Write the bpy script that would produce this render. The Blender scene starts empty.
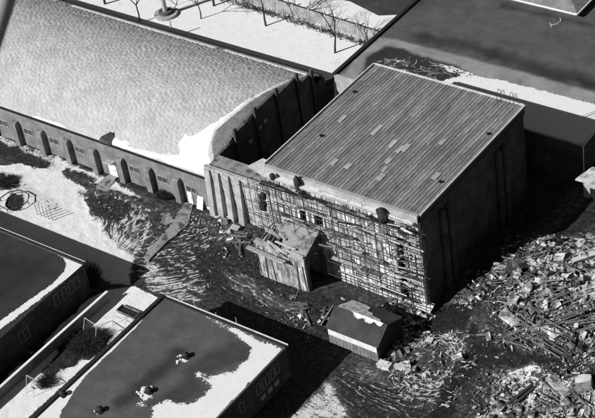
import bpy, bmesh, math, random
import numpy as np
from mathutils import Vector, Matrix
from mathutils.geometry import tessellate_polygon
random.seed(7); rng = np.random.default_rng(11)
PI = math.pi
S = bpy.context.scene
COL = S.collection

# ------------------------------------------------------------------ camera
FP = 1600.0; CX, CY = 297.5, 209.0
R_ = np.array([0.80264658, 0.58187603, -0.13106773])
U_ = np.array([-0.27802514, 0.55940392, 0.78087724])
F_ = np.array([-0.52769355, 0.59032833, -0.61077981])
CAM = -F_*200.0
cam = bpy.data.objects.new('camera', bpy.data.cameras.new('camera')); COL.objects.link(cam)
mw = Matrix.Identity(4)
for i in range(3):
    mw[i][0] = R_[i]; mw[i][1] = U_[i]; mw[i][2] = -F_[i]; mw[i][3] = CAM[i]
cam.matrix_world = mw
cam.data.sensor_width = 36; cam.data.lens = FP/595*36
cam.data.clip_start = 0.1; cam.data.clip_end = 6000
cam.data.dof.use_dof = True; cam.data.dof.focus_distance = 200; cam.data.dof.aperture_fstop = 20
S.camera = cam

# ------------------------------------------------------------------ sky and sun
SUN_AZ, SUN_EL = math.radians(60), math.radians(33)     # SUN_AZ: the way the shadows run
w = bpy.data.worlds.new('World'); S.world = w; w.use_nodes = True
nt = w.node_tree; nt.nodes.clear()
sky = nt.nodes.new('ShaderNodeTexSky'); sky.sky_type = 'NISHITA'; sky.sun_disc = False
sky.sun_elevation = SUN_EL; sky.sun_rotation = math.radians(90) - (SUN_AZ + PI)
sky.air_density = 0.6; sky.dust_density = 0.3
bw = nt.nodes.new('ShaderNodeRGBToBW')                   # black and white film
bg = nt.nodes.new('ShaderNodeBackground'); bg.inputs['Strength'].default_value = 0.05
wo = nt.nodes.new('ShaderNodeOutputWorld')
nt.links.new(sky.outputs[0], bw.inputs[0]); nt.links.new(bw.outputs[0], bg.inputs[0]); nt.links.new(bg.outputs[0], wo.inputs[0])
sd = bpy.data.lights.new('sun', 'SUN'); sd.energy = 5.0; sd.angle = math.radians(0.5); sd.color = (1, 1, 1)
sun = bpy.data.objects.new('sun', sd); COL.objects.link(sun)
dirv = Vector((math.cos(SUN_AZ)*math.cos(SUN_EL), math.sin(SUN_AZ)*math.cos(SUN_EL), -math.sin(SUN_EL)))
sun.rotation_euler = dirv.to_track_quat('-Z', 'Y').to_euler()
sun.location = (-60, -100, 80)
S.view_settings.view_transform = 'Standard'; S.view_settings.look = 'None'
S.view_settings.exposure = 0.15; S.view_settings.gamma = 1
S.render.engine = 'CYCLES'

# ------------------------------------------------------------------ helpers
def P(px, py, z=0.0):
    """world point at height z that the survey of the photograph gives"""
    d = F_*FP + R_*(px-CX) - U_*(py-CY)
    t = (z-CAM[2])/d[2]; p = CAM + d*t
    return Vector((p[0], p[1], z))

def _lat(seed, n=256):
    return np.random.default_rng(seed).random((n, n))
_L = {}
def vnoise(x, y, seed):
    if seed not in _L: _L[seed] = _lat(seed)
    L = _L[seed]; n = L.shape[0]
    xi = np.floor(x).astype(int); yi = np.floor(y).astype(int)
    fx = x-xi; fy = y-yi; fx = fx*fx*(3-2*fx); fy = fy*fy*(3-2*fy)
    a = L[xi % n, yi % n]; b = L[(xi+1) % n, yi % n]; c = L[xi % n, (yi+1) % n]; d = L[(xi+1) % n, (yi+1) % n]
    return (a*(1-fx)+b*fx)*(1-fy) + (c*(1-fx)+d*fx)*fy
def fbm(x, y, seed, oct=4):
    s = 0; a = 1; t = 0
    for k in range(oct):
        s = s + a*vnoise(x*2**k+17*k, y*2**k+31*k, seed+k); t += a; a *= .55
    return s/t
def sstep(a, b, x):
    t = np.clip((x-a)/(b-a), 0, 1); return t*t*(3-2*t)

def terrain(x, y):
    """height of the ground: it is heaped up about three metres east of the hall"""
    x = np.asarray(x, float); y = np.asarray(y, float)
    return 3.0*sstep(25.6, 31.5, x)*sstep(-17, -7, y)
def G(px, py, dz=0.0):
    z = 0.0
    for _ in range(12):
        p = P(px, py, z); z = z*.4 + .6*float(terrain(p.x, p.y))
    return Vector((p.x, p.y, z+dz))

OFF = {}
class MB:
    def __init__(s): s.v = []; s.f = []
    def add(s, vs, fs):
        b = len(s.v); s.v += [tuple(v) for v in vs]; s.f += [tuple(b+i for i in f) for f in fs]; return s
    def box(s, x0, x1, y0, y1, z0, z1):
        return s.add([(x0,y0,z0),(x1,y0,z0),(x1,y1,z0),(x0,y1,z0),(x0,y0,z1),(x1,y0,z1),(x1,y1,z1),(x0,y1,z1)],
                     [(0,3,2,1),(4,5,6,7),(0,1,5,4),(1,2,6,5),(2,3,7,6),(3,0,4,7)])
    def beam(s, p, q, w, h=None, up=(0,0,1)):
        h = h or w; p = Vector(p); q = Vector(q); d = (q-p).normalized(); up = Vector(up)
        if abs(d.dot(up)) > .98: up = Vector((0,1,0))
        a = d.cross(up).normalized()*w/2; b = a.cross(d).normalized()*h/2
        return s.add([p-a-b,p+a-b,p+a+b,p-a+b,q-a-b,q+a-b,q+a+b,q-a+b],
                     [(0,1,2,3),(7,6,5,4),(4,5,1,0),(5,6,2,1),(6,7,3,2),(7,4,0,3)])
    def tube(s, p, q, r0, r1=None, n=6):
        r1 = r0 if r1 is None else r1; p = Vector(p); q = Vector(q); d = (q-p).normalized()
        up = Vector((0,0,1)) if abs(d.z) < .95 else Vector((0,1,0))
        a = d.cross(up).normalized(); b = a.cross(d)
        vs = [p+(a*math.cos(2*PI*i/n)+b*math.sin(2*PI*i/n))*r0 for i in range(n)]
        vs += [q+(a*math.cos(2*PI*i/n)+b*math.sin(2*PI*i/n))*r1 for i in range(n)]
        fs = [(i,(i+1)%n,n+(i+1)%n,n+i) for i in range(n)] + [tuple(range(n-1,-1,-1)), tuple(range(n,2*n))]
        return s.add(vs, fs)
    def prism(s, poly, z0, z1):
        n = len(poly); a = sum(poly[i][0]*poly[(i+1)%n][1]-poly[(i+1)%n][0]*poly[i][1] for i in range(n))
        if a < 0: poly = poly[::-1]
        tri = tessellate_polygon([[Vector((p[0],p[1],0)) for p in poly]])
        vs = [(p[0],p[1],z0) for p in poly] + [(p[0],p[1],z1) for p in poly]
        fs = []
        for t in tri:
            q = [vs[i] for i in t]
            c = (q[1][0]-q[0][0])*(q[2][1]-q[0][1])-(q[2][0]-q[0][0])*(q[1][1]-q[0][1])
            t = t if c > 0 else t[::-1]
            fs.append(tuple(n+i for i in t))
        fs += [(i,(i+1)%n,n+(i+1)%n,n+i) for i in range(n)]
        return s.add(vs, fs)
    def build(s, name, m, parent=None, smooth=False):
        off = Vector(OFF.get(parent.name, (0,0,0))) if parent else Vector((0,0,0))
        me = bpy.data.meshes.new(name)
        me.from_pydata([(v[0]-off.x, v[1]-off.y, v[2]-off.z) for v in s.v], [], s.f)
        me.materials.append(m)
        if smooth: me.polygons.foreach_set('use_smooth', [True]*len(me.polygons))
        me.update()
        o = bpy.data.objects.new(name, me); COL.objects.link(o)
        if parent: o.parent = parent; OFF[o.name] = tuple(off)
        return o
def tag(o, label=None, cat=None, group=None, kind=None):
    if label: o['label'] = label
    if cat: o['category'] = cat
    if group: o['group'] = group
    if kind: o['kind'] = kind
    return o
def thing(name, label, cat, loc=(0,0,0), group=None):
    o = bpy.data.objects.new(name, None); COL.objects.link(o); o.location = loc
    o.empty_display_size = .3
    OFF[o.name] = tuple(loc); return tag(o, label, cat, group)
def dup(root, loc, rot=None, label=None, group=None, scale=None):
    r = root.copy(); COL.objects.link(r); r.location = loc
    if rot is not None: r.rotation_euler = rot
    if scale is not None: r.scale = scale
    if label: r['label'] = label
    if group: r['group'] = group
    for ch in list(root.children):
        c = ch.copy(); COL.objects.link(c); c.parent = r
        for g in list(ch.children):
            d = g.copy(); COL.objects.link(d); d.parent = c
    return r
def part_copy(o, loc, parent, rot=None, scale=None):
    c = o.copy(); COL.objects.link(c); c.parent = parent; c.location = loc
    if rot is not None: c.rotation_euler = rot
    if scale is not None: c.scale = scale
    return c

# ------------------------------------------------------------------ materials (black and white photograph: all neutral greys)
def N(t, k, **kw):
    n = t.nodes.new(k)
    for a, b in kw.items(): setattr(n, a, b)
    return n
def mat(name, c0, c1=None, scale=1.0, bump=0.0, rough=.85, var=0.0, stretch=(1,1,1), obj=False, lo=.35, hi=.65,
        fine=0.0, brick=None, bumpscale=None, dust=0):
    m = bpy.data.materials.new(name); m.use_nodes = True; t = m.node_tree; L = t.links
    b = t.nodes['Principled BSDF']; b.inputs['Roughness'].default_value = rough; b.inputs['Specular IOR Level'].default_value = .25
    if obj: co = N(t,'ShaderNodeTexCoord').outputs['Object']
    else: co = N(t,'ShaderNodeNewGeometry').outputs['Position']
    mp = N(t,'ShaderNodeMapping'); mp.inputs['Scale'].default_value = stretch; L.new(co, mp.inputs[0]); v = mp.outputs[0]
    n1 = N(t,'ShaderNodeTexNoise'); n1.inputs['Scale'].default_value = scale; n1.inputs['Detail'].default_value = 8
    n1.inputs['Roughness'].default_value = .6; L.new(v, n1.inputs['Vector'])
    r = N(t,'ShaderNodeMapRange'); r.inputs[1].default_value = lo; r.inputs[2].default_value = hi
    c1 = c0 if c1 is None else c1
    r.inputs[3].default_value = c0; r.inputs[4].default_value = c1; L.new(n1.outputs[0], r.inputs[0]); val = r.outputs[0]
    if fine:
        n2 = N(t,'ShaderNodeTexNoise'); n2.inputs['Scale'].default_value = scale*9; n2.inputs['Detail'].default_value = 5; L.new(v, n2.inputs['Vector'])
        r2 = N(t,'ShaderNodeMapRange'); r2.inputs[1].default_value = .3; r2.inputs[2].default_value = .7
        r2.inputs[3].default_value = 1-fine; r2.inputs[4].default_value = 1+fine; L.new(n2.outputs[0], r2.inputs[0])
        mm = N(t,'ShaderNodeMath', operation='MULTIPLY'); L.new(val, mm.inputs[0]); L.new(r2.outputs[0], mm.inputs[1]); val = mm.outputs[0]
    if brick:
        bt = N(t,'ShaderNodeTexBrick'); bt.inputs['Scale'].default_value = 1; bt.inputs['Brick Width'].default_value = brick[0]
        bt.inputs['Row Height'].default_value = brick[1]; bt.inputs['Mortar Size'].default_value = .012
        bt.inputs['Color1'].default_value = (.8,.8,.8,1); bt.inputs['Color2'].default_value = (1.12,1.12,1.12,1); bt.inputs['Mortar'].default_value = (1.35,1.35,1.35,1)
        sx = N(t,'ShaderNodeSeparateXYZ'); L.new(co, sx.inputs[0]); ad = N(t,'ShaderNodeMath', operation='ADD'); L.new(sx.outputs[0], ad.inputs[0]); L.new(sx.outputs[1], ad.inputs[1])
        cb = N(t,'ShaderNodeCombineXYZ'); L.new(ad.outputs[0], cb.inputs[0]); L.new(sx.outputs[2], cb.inputs[1]); L.new(cb.outputs[0], bt.inputs['Vector'])
        mm = N(t,'ShaderNodeMath', operation='MULTIPLY'); L.new(val, mm.inputs[0]); L.new(bt.outputs[0], mm.inputs[1]); val = mm.outputs[0]
    if var:
        oi = N(t,'ShaderNodeObjectInfo'); r3 = N(t,'ShaderNodeMapRange'); r3.inputs[3].default_value = 1-var; r3.inputs[4].default_value = 1+var
        L.new(oi.outputs['Random'], r3.inputs[0])
        mm = N(t,'ShaderNodeMath', operation='MULTIPLY'); L.new(val, mm.inputs[0]); L.new(r3.outputs[0], mm.inputs[1]); val = mm.outputs[0]
    if dust:      # thin snow caught on faces that look up
        ge = N(t,'ShaderNodeNewGeometry'); sz = N(t,'ShaderNodeSeparateXYZ'); L.new(ge.outputs['Normal'], sz.inputs[0])
        nn = N(t,'ShaderNodeTexNoise'); nn.inputs['Scale'].default_value = .9; nn.inputs['Detail'].default_value = 7; L.new(ge.outputs['Position'], nn.inputs['Vector'])
        m1 = N(t,'ShaderNodeMath', operation='MULTIPLY_ADD'); L.new(nn.outputs[0], m1.inputs[0]); m1.inputs[1].default_value = 1.6; L.new(sz.outputs[2], m1.inputs[2])
        m2 = N(t,'ShaderNodeMapRange'); m2.interpolation_type = 'SMOOTHSTEP'; m2.inputs[1].default_value = 1.68; m2.inputs[2].default_value = 1.86; L.new(m1.outputs[0], m2.inputs[0])
        mx = N(t,'ShaderNodeMix'); L.new(m2.outputs[0], mx.inputs[0]); L.new(val, mx.inputs[2]); mx.inputs[3].default_value = dust; val = mx.outputs[0]
    cb = N(t,'ShaderNodeCombineXYZ')
    for i in range(3): L.new(val, cb.inputs[i])
    L.new(cb.outputs[0], b.inputs['Base Color'])
    if bump:
        n3 = N(t,'ShaderNodeTexNoise'); n3.inputs['Scale'].default_value = bumpscale or scale*4; n3.inputs['Detail'].default_value = 6; L.new(v, n3.inputs['Vector'])
        bp = N(t,'ShaderNodeBump'); bp.inputs['Strength'].default_value = 1; bp.inputs['Distance'].default_value = bump
        L.new(n3.outputs[0], bp.inputs['Height']); L.new(bp.outputs[0], b.inputs['Normal'])
    return m
M = dict(
 snow = mat('snow', .74, .86, .5, .05, .6, bumpscale=2.5, fine=.03),
 vault = mat('frosted_vault', .40, .50, .35, .02, .8, fine=.12),
 tar = mat('tar_roof', .035, .06, .45, .02, .9, fine=.18, bumpscale=6),
 tarlight = mat('weathered_tar', .075, .11, .35, .02, .9, fine=.22, bumpscale=5),
 tarwet = mat('wet_tar', .022, .035, .8, .01, .6, fine=.15),
 gravel = mat('roof_gravel', .13, .2, .8, .03, .95, fine=.3, bumpscale=8),
 coping = mat('dark_coping', .018, .03, 1.2, .0, .7),
 metal = mat('pale_metal_trim', .45, .6, 2, 0, .5),
 sheet = mat('roof_sheet', .15, .27, .5, .01, .6, var=.2, stretch=(2.2,.35,1), fine=.4),
 skylight = mat('translucent_sheet', .34, .42, 2, 0, .5, var=.15),
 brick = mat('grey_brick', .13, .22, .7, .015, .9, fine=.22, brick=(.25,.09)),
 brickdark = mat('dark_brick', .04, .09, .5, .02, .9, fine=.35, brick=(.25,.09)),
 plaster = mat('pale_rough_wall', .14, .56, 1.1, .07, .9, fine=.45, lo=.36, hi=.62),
 panel = mat('facade_panel', .15, .6, 1.1, .05, .85, var=.3, fine=.45, lo=.38, hi=.62, obj=False, stretch=(1.5,1.5,.7)),
 concrete = mat('concrete', .28, .44, .7, .02, .9, fine=.2),
 path = mat('path_concrete', .06, .27, .9, .03, .9, fine=.25, lo=.36, hi=.52),
 dark = mat('dark_void', .008, .012, 1, 0, .9),
 glass = mat('window_glass', .05, .09, 1, 0, .25),
 frame = mat('window_frame', .3, .4, 1, 0, .7),
 snowdirty = mat('dirty_snow', .3, .66, 1.6, .04, .8, fine=.2, lo=.4, hi=.56),
 white = mat('white_paint', .7, .8, 1.5, 0, .6),
 pole = mat('scaffold_pole', .03, .05, 2, 0, .6),
 polelight = mat('light_scaffold_board', .3, .5, 2, 0, .8, var=.25),
 plank = mat('weathered_plank', .05, .26, .8, .01, .85, var=.45, stretch=(1,1,1), fine=.25, obj=True),
 rubble = mat('broken_concrete', .04, .42, 1.1, .05, .9, var=.75, fine=.4, obj=True, lo=.38, hi=.62, dust=.62),
 whiteboard = mat('white_board', .55, .7, 1.5, .01, .7, fine=.1),
 panelwhite = mat('snow_spattered_panel', .35, .78, 1.2, .03, .85, var=.15, fine=.2, lo=.4, hi=.6),
 rubblefine = mat('rubble_fines', .015, .30, 1.3, .04, .9, fine=.5, lo=.42, hi=.62, dust=.6),
 bark = mat('bark', .035, .06, 3, .01, .9),
 twig = mat('twigs', .025, .04, 3, 0, .9),
 rail = mat('dark_pipe', .03, .04, 3, 0, .6),
 palepipe = mat('pale_pipe', .5, .6, 3, 0, .6),
 strut = mat('painted_strut', .3, .34, 3, 0, .5),
 road = mat('road_asphalt', .035, .06, .3, .01, .9, fine=.2),
 fencewall = mat('stained_fence_wall', .16, .42, .6, .02, .9, fine=.25, lo=.3, hi=.7),
 tarp = mat('dark_tarp', .02, .035, 1, .03, .7),
)

# ------------------------------------------------------------------ ground
def sdist(poly, X, Y):
    """signed distance to a polygon, positive inside"""
    n = len(poly); d2 = np.full(X.shape, 1e9); ins = np.zeros(X.shape, bool)
    for i in range(n):
        x1, y1 = poly[i]; x2, y2 = poly[(i+1) % n]
        ex, ey = x2-x1, y2-y1; t = np.clip(((X-x1)*ex+(Y-y1)*ey)/(ex*ex+ey*ey+1e-9), 0, 1)
        d2 = np.minimum(d2, (X-x1-t*ex)**2+(Y-y1-t*ey)**2)
        if abs(ey) > 1e-9:
            c = ((y1 > Y) != (y2 > Y)) & (X < (x2-x1)*(Y-y1)/ey+x1); ins ^= c
    d = np.sqrt(d2); return np.where(ins, d, -d)
def rdist(poly, X, Y, amp=0, sc=1.0, seed=5):
    xs = [p[0] for p in poly]; ys = [p[1] for p in poly]; m = 4
    out = np.full(X.shape, -9.0)
    k = (X > min(xs)-m) & (X < max(xs)+m) & (Y > min(ys)-m) & (Y < max(ys)+m)
    if k.any():
        d = sdist(poly, X[k], Y[k])
        if amp: d = d + amp*(fbm(X[k]*sc, Y[k]*sc, seed, 4)-.5)*2
        out[k] = d
    return out
def axis(a, b, c, d, fine, coarse):
    return np.concatenate([np.arange(a, b, coarse), np.arange(b, c, fine), np.arange(c, d+coarse, coarse)])
GX = axis(-85, -50, 50, 70, .16, 1.0); GY = axis(-70, -46, 26, 80, .16, 1.0)
X, Y = np.meshgrid(GX, GY, indexing='ij')
def pg(pts): return [tuple(G(*p)[:2]) for p in pts]

snow = np.full(X.shape, .0)          # amount of snow 0..1
tone = np.full(X.shape, .30)         # brightness of the bare earth 0..1
strk = np.full(X.shape, .25)         # how streaky
fa = X*.35; fb = Y*1.6               # flow coordinates: along, across
relief = np.full(X.shape, .12)
def polar(c):
    cx_, cy_ = G(*c)[:2]; r = np.hypot(X-cx_, Y-cy_); a = np.arctan2(Y-cy_, X-cx_); return r, a
def linear(p, q):
    a = G(*p); b = G(*q); d = (b-a).normalized()
    return (X*d.x+Y*d.y), (-X*d.y+Y*d.x)
def zone(pts, sn, tn=None, st=None, flow=None, amp=.8, rel=None, soft=.6, seed=5):
    global snow, tone, strk, fa, fb, relief
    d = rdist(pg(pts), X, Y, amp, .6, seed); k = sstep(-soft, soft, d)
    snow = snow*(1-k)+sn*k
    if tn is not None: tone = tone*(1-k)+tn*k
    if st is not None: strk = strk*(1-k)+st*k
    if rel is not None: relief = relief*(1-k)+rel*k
    if flow is not None:
        s = k > .5; A, B = flow; fa = np.where(s, A, fa); fb = np.where(s, B, fb)
# north yard: clean snow
k = sstep(15, 17, Y)*sstep(-3, -6, X); snow = snow*(1-k)+1.0*k; relief = relief*(1-k)+.02*k; strk *= (1-k)
# front lawn of the barrel-roofed building
zone([(-20,130),(60,152),(118,182),(150,205),(150,225),(135,262),(130,284),(112,284),(-20,226),(-60,205)], .88, .35, .3, linear((0,160),(100,200)), .5, .05)
zone([(-20,120),(60,145),(110,172),(98,180),(45,160),(-20,140)], .60, .3, .5, linear((0,140),(100,175)), .6, .08)
zone([(-20,150),(20,152),(62,164),(50,170),(20,163),(-20,168)], .18, .25, .5, None, .6, .1, .3)
zone([(36,160),(60,161),(100,178),(108,196),(60,178)], .78, .4, .4, None, .5, .05, .4)
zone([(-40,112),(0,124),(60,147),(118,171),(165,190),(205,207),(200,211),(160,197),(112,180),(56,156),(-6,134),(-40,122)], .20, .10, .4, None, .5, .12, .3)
zone([(-10,140),(30,152),(54,166),(40,170),(10,158),(-12,150)], .25, .12, .4, None, .8, .1, .4)
zone([(66,168),(96,180),(92,186),(62,174)], .3, .14, .5, None, .8, .1, .3)
zone([(0,176),(30,186),(62,206),(56,212),(20,196),(-5,186)], .72, .3, .5, None, .8, .05, .6)
zone([(60,170),(78,177),(118,192),(150,205),(166,214),(160,222),(100,195),(66,178)], .30, .3, .6, None, .4, .12, .25)
zone([(-8,172),(22,176),(18,190),(-8,188)], .35, .15, .5, None, .7, .1, .5)
r, a = polar((105,260))
zone([(80,192),(104,190),(150,212),(158,232),(138,256),(116,246),(96,222)], .50, .25, .95, (r*.3, a*9), .6, .16, .6)
zone([(84,200),(108,196),(134,212),(118,224),(98,220)], .22, .15, .9, None, .6, .18, .5)
zone([(110,228),(132,240),(142,252),(118,248)], .66, .35, .9, None, .5, .12, .4)
# muddy field between the buildings
r, a = polar((172,212)); r = r*1.1; a = a*1.25
zone([(156,232),(186,210),(230,220),(262,240),(262,290),(225,310),(165,300),(136,282),(134,262)], .40, .14, 1.0, (a*3.2, r*1.8), .8, .2, .8)
zone([(136,272),(150,262),(176,280),(205,296),(196,306),(150,292)], .58, .3, 1.0, None, .8, .15, .6)
zone([(205,215),(250,222),(268,244),(240,262),(215,245)], .30, .25, .9, None, .6, .2, .5)
zone([(195,252),(240,240),(280,275),(335,305),(335,345),(290,350),(215,300)], .22, .12, .8, (lambda q:(q[0]*.22, q[1]*1.9))(linear((215,258),(330,318))), .8, .16, .6)
zone([(222,268),(246,276),(290,305),(300,318),(262,305),(228,285)], .38, .35, .9, None, .5, .2, .4)
zone([(190,292),(240,305),(300,330),(345,345),(350,370),(300,390),(285,355)], .12, .22, .7, None, .4, .1, .5)
zone([(205,290),(255,312),(262,330),(210,305)], .10, .22, .6, None, .3, .1, .4)
zone([(5,203),(8,197),(16,194),(23,197),(25,203),(21,209),(13,211),(7,208)], .22, .12, .4, None, .3, .1, .4)
# courtyard strip between the two flat-roofed buildings
zone([(84,300),(108,290),(135,286),(160,298),(20,425),(-60,480),(-40,400)], .97, .3, .1, linear((0,386),(107,291)), .15, .03, .2)
zone([(66,268),(96,292),(0,384),(-40,420),(-40,350)], .10, .12, .3, None, .3, .08, .3)
zone([(58,330),(92,328),(112,336),(100,352),(70,366),(48,378),(38,374),(56,356)], .22, .1, .7, None, .9, .15, .5)
zone([(20,365),(48,345),(40,342),(14,362),(4,378)], .35, .15, .3, None, .3, .05, .2)
# foreground right: snow, tracks
zone([(280,425),(335,372),(352,380),(360,425)], .66, .6, .4, None, .6, .08, .8)
r, a = polar((300,352))
zone([(326,376),(352,364),(395,378),(440,392),(455,425),(352,425),(340,398)], .32, .12, 1.0, (r*.12, a*34), .5, .16, .6)
zone([(352,362),(396,372),(420,384),(400,392),(360,380)], .45, .4, .5, None, .5, .15, .5)
# east site
east = [(395,300),(440,290),(500,275),(540,235),(600,190),(700,150),(700,430),(440,425),(400,400),(380,370),(388,330)]
zone(east, .34, .22, .6, linear((420,340),(560,300)), .8, .3, .8)
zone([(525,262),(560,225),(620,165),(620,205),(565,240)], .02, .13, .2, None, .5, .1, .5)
r, a = polar((428,362))
zone([(395,350),(420,332),(455,335),(472,350),(468,380),(440,405),(405,400),(386,378)], .50, .14, 1.0, (a*3.0, r*2.2), .5, .2, .5)
zone([(402,352),(440,350),(452,364),(432,376),(404,372)], .25, .3, .6, None, .6, .25, .4)
zone([(474,322),(482,338),(520,352),(610,378),(610,392),(520,372),(480,366),(455,392),(452,425),(425,425),(445,385),(470,352),(466,334)], .22, .05, .95, (lambda q:(q[0]*.25, q[1]*1.8))(linear((480,350),(595,385))), .5, .12, .4)
zone([(410,322),(458,318),(462,326),(440,336),(414,342)], .03, .07, .3, None, .3, .08, .3)
zone([(500,375),(530,366),(555,380),(530,425),(495,425)], .62, .55, .7, linear((470,418),(530,370)), .5, .12, .5)
zone([(508,268),(545,240),(598,235),(600,330),(560,322),(520,300)], .54, .2, .5, None, 1.0, .35, 1.0)
zone([(505,378),(530,370),(600,398),(600,425),(470,425)], .58, .2, .5, None, 1.0, .25, .8)
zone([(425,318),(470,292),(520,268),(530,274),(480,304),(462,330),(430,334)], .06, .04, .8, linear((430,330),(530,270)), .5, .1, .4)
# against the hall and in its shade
zone([(426,300),(430,250),(540,160),(595,150),(583,200),(516,276),(470,300)], .10, .42, .5, linear((430,300),(530,190)), .6, .3, .5)  # earth tone raised here to lighten the hall's shade
zone([(200,165),(345,70),(365,90),(260,175)], .1, .15, .2, None, .3, .1, .4)
zone([(333,60),(352,60),(352,105),(335,108)], .9, .2, .1, None, .1, .02, .2)

fa = fa+1.3*(fbm(X*.35, Y*.35, 111, 2)-.5); fb = fb+2.6*(fbm(X*.3, Y*.3, 121, 3)-.5)+.9*(fbm(X*1.1, Y*1.1, 131, 2)-.5)
n1 = fbm(fa*1.0+3, fb*1.0+9, 41, 3)
n2 = fbm(X*.9, Y*.9, 61, 4); n3 = fbm(X*2.6, Y*2.6, 71, 3)
Z = terrain(X, Y) + relief*(1.6*strk*(n1-.5) + (1-.6*strk)*(2.2*(n2-.5)+.9*(n3-.5)))
for (px, py, rr, hh) in [(440,322,3.2,.5),(560,275,5,.9),(520,290,4,.7),(575,330,5,.8),(430,362,3.0,.7),(560,400,5,.7),(395,330,3,.5),(470,290,3,.6),(540,250,4,.7),(250,232,3.5,.6),(222,222,3,.4),(330,300,3,.3),(310,310,3,.45),(150,208,4,.25),(115,210,4,.35)]:
    c = G(px, py); d2 = (X-c.x)**2+(Y-c.y)**2; Z += hh*np.exp(-d2/rr**2)*(.6+.8*n2)
bl = np.maximum(sstep(-2, -.2, -np.maximum(np.maximum(-10.5-X, X+0), np.maximum(-5-Y, Y-20))), 0)
nx, ny = X.shape
idx = np.arange(nx*ny).reshape(nx, ny)
faces = np.stack([idx[:-1,:-1], idx[1:,:-1], idx[1:,1:], idx[:-1,1:]], -1).reshape(-1, 4)
me = bpy.data.meshes.new('ground')
me.vertices.add(nx*ny); me.vertices.foreach_set('co', np.stack([X, Y, Z], -1).reshape(-1).astype(np.float32))
me.loops.add(faces.size); me.loops.foreach_set('vertex_index', faces.reshape(-1).astype(np.int32))
me.polygons.add(len(faces)); me.polygons.foreach_set('loop_start', np.arange(0, faces.size, 4, dtype=np.int32))
me.polygons.foreach_set('loop_total', np.full(len(faces), 4, dtype=np.int32))
me.polygons.foreach_set('use_smooth', np.ones(len(faces), dtype=bool)); me.update()
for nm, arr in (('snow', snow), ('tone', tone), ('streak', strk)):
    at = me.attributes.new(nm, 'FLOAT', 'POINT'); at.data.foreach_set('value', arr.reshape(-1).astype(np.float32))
at = me.attributes.new('flow', 'FLOAT_VECTOR', 'POINT')
at.data.foreach_set('vector', np.stack([fa, fb, np.zeros_like(fa)], -1).reshape(-1).astype(np.float32))
def ground_mat():
    m = bpy.data.materials.new('snowy_mud'); m.use_nodes = True; t = m.node_tree; L = t.links; b = t.nodes['Principled BSDF']
    b.inputs['Specular IOR Level'].default_value = .2
    def att(n): a_ = N(t,'ShaderNodeAttribute'); a_.attribute_name = n; return a_
    def noise(v, s, d=6, ro=.6):
        n = N(t,'ShaderNodeTexNoise'); n.inputs['Scale'].default_value = s; n.inputs['Detail'].default_value = d; n.inputs['Roughness'].default_value = ro; L.new(v, n.inputs['Vector']); return n.outputs[0]
    def ma(op, a_, b_=None, c_=None):
        n = N(t,'ShaderNodeMath', operation=op)
        for i, q in enumerate((a_, b_, c_)):
            if q is None: continue
            if isinstance(q, (int, float)): n.inputs[i].default_value = q
            else: L.new(q, n.inputs[i])
        return n.outputs[0]
    pos = N(t,'ShaderNodeNewGeometry').outputs['Position']; fl = att('flow').outputs['Vector']
    sn = att('snow').outputs['Fac']; tn = att('tone').outputs['Fac']; st = att('streak').outputs['Fac']
    iso = ma('ADD', ma('MULTIPLY', noise(pos, .9, 10, .68), .6), ma('MULTIPLY', noise(pos, 4.5, 4), .4))
    stn = ma('ADD', ma('MULTIPLY', noise(fl, 1.7, 5, .62), .68), ma('MULTIPLY', noise(pos, 2.2, 7, .7), .32))
    mix = ma('ADD', ma('MULTIPLY', iso, ma('SUBTRACT', 1, st)), ma('MULTIPLY', stn, st))
    # noise centred on .5, sd about .08 -> threshold
    thr = ma('SUBTRACT', ma('ADD', ma('MULTIPLY', ma('SUBTRACT', mix, .5), 3.4), sn), .5)
    mr = N(t,'ShaderNodeMapRange'); mr.interpolation_type = 'SMOOTHSTEP'; mr.inputs[1].default_value = -.05; mr.inputs[2].default_value = .13; L.new(thr, mr.inputs[0]); mask = mr.outputs[0]
    mud = ma('MULTIPLY', ma('POWER', ma('MULTIPLY', noise(pos, 1.7, 8, .7), 2.0), 3.0), ma('MULTIPLY_ADD', tn, .20, .008))
    mud2 = ma('MULTIPLY_ADD', ma('SUBTRACT', noise(pos, 14, 3), .5), .04, mud)
    sc = ma('MULTIPLY_ADD', ma('MULTIPLY', ma('SUBTRACT', noise(pos, .9, 9, .7), .5), ma('SUBTRACT', 1.2, sn)), 1.2, ma('MULTIPLY_ADD', sn, .34, .44))
    mx = N(t,'ShaderNodeMix'); L.new(mask, mx.inputs[0]); L.new(ma('MAXIMUM', mud2, .01), mx.inputs[2]); L.new(sc, mx.inputs[3])
    cb = N(t,'ShaderNodeCombineXYZ')
    for i in range(3): L.new(mx.outputs[0], cb.inputs[i])
    L.new(cb.outputs[0], b.inputs['Base Color']); b.inputs['Roughness'].default_value = .85
    h = ma('ADD', ma('MULTIPLY', mask, .06), ma('MULTIPLY', ma('MULTIPLY', noise(pos, 3.2, 9, .75), ma('SUBTRACT', 1.15, sn)), .34))
    bp = N(t,'ShaderNodeBump'); bp.inputs['Strength'].default_value = 1; bp.inputs['Distance'].default_value = 1; L.new(h, bp.inputs['Height']); L.new(bp.outputs[0], b.inputs['Normal'])
    return m
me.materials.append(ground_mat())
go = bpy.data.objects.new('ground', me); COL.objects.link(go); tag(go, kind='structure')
def gz(x, y):
    i = int(np.clip(np.searchsorted(GX, x), 0, nx-1)); j = int(np.clip(np.searchsorted(GY, y), 0, ny-1)); return float(Z[i, j])
far = MB().box(-3000, 3000, -3000, 3000, -1.6, -.6).build('terrain', M['road']); tag(far, kind='structure')

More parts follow.
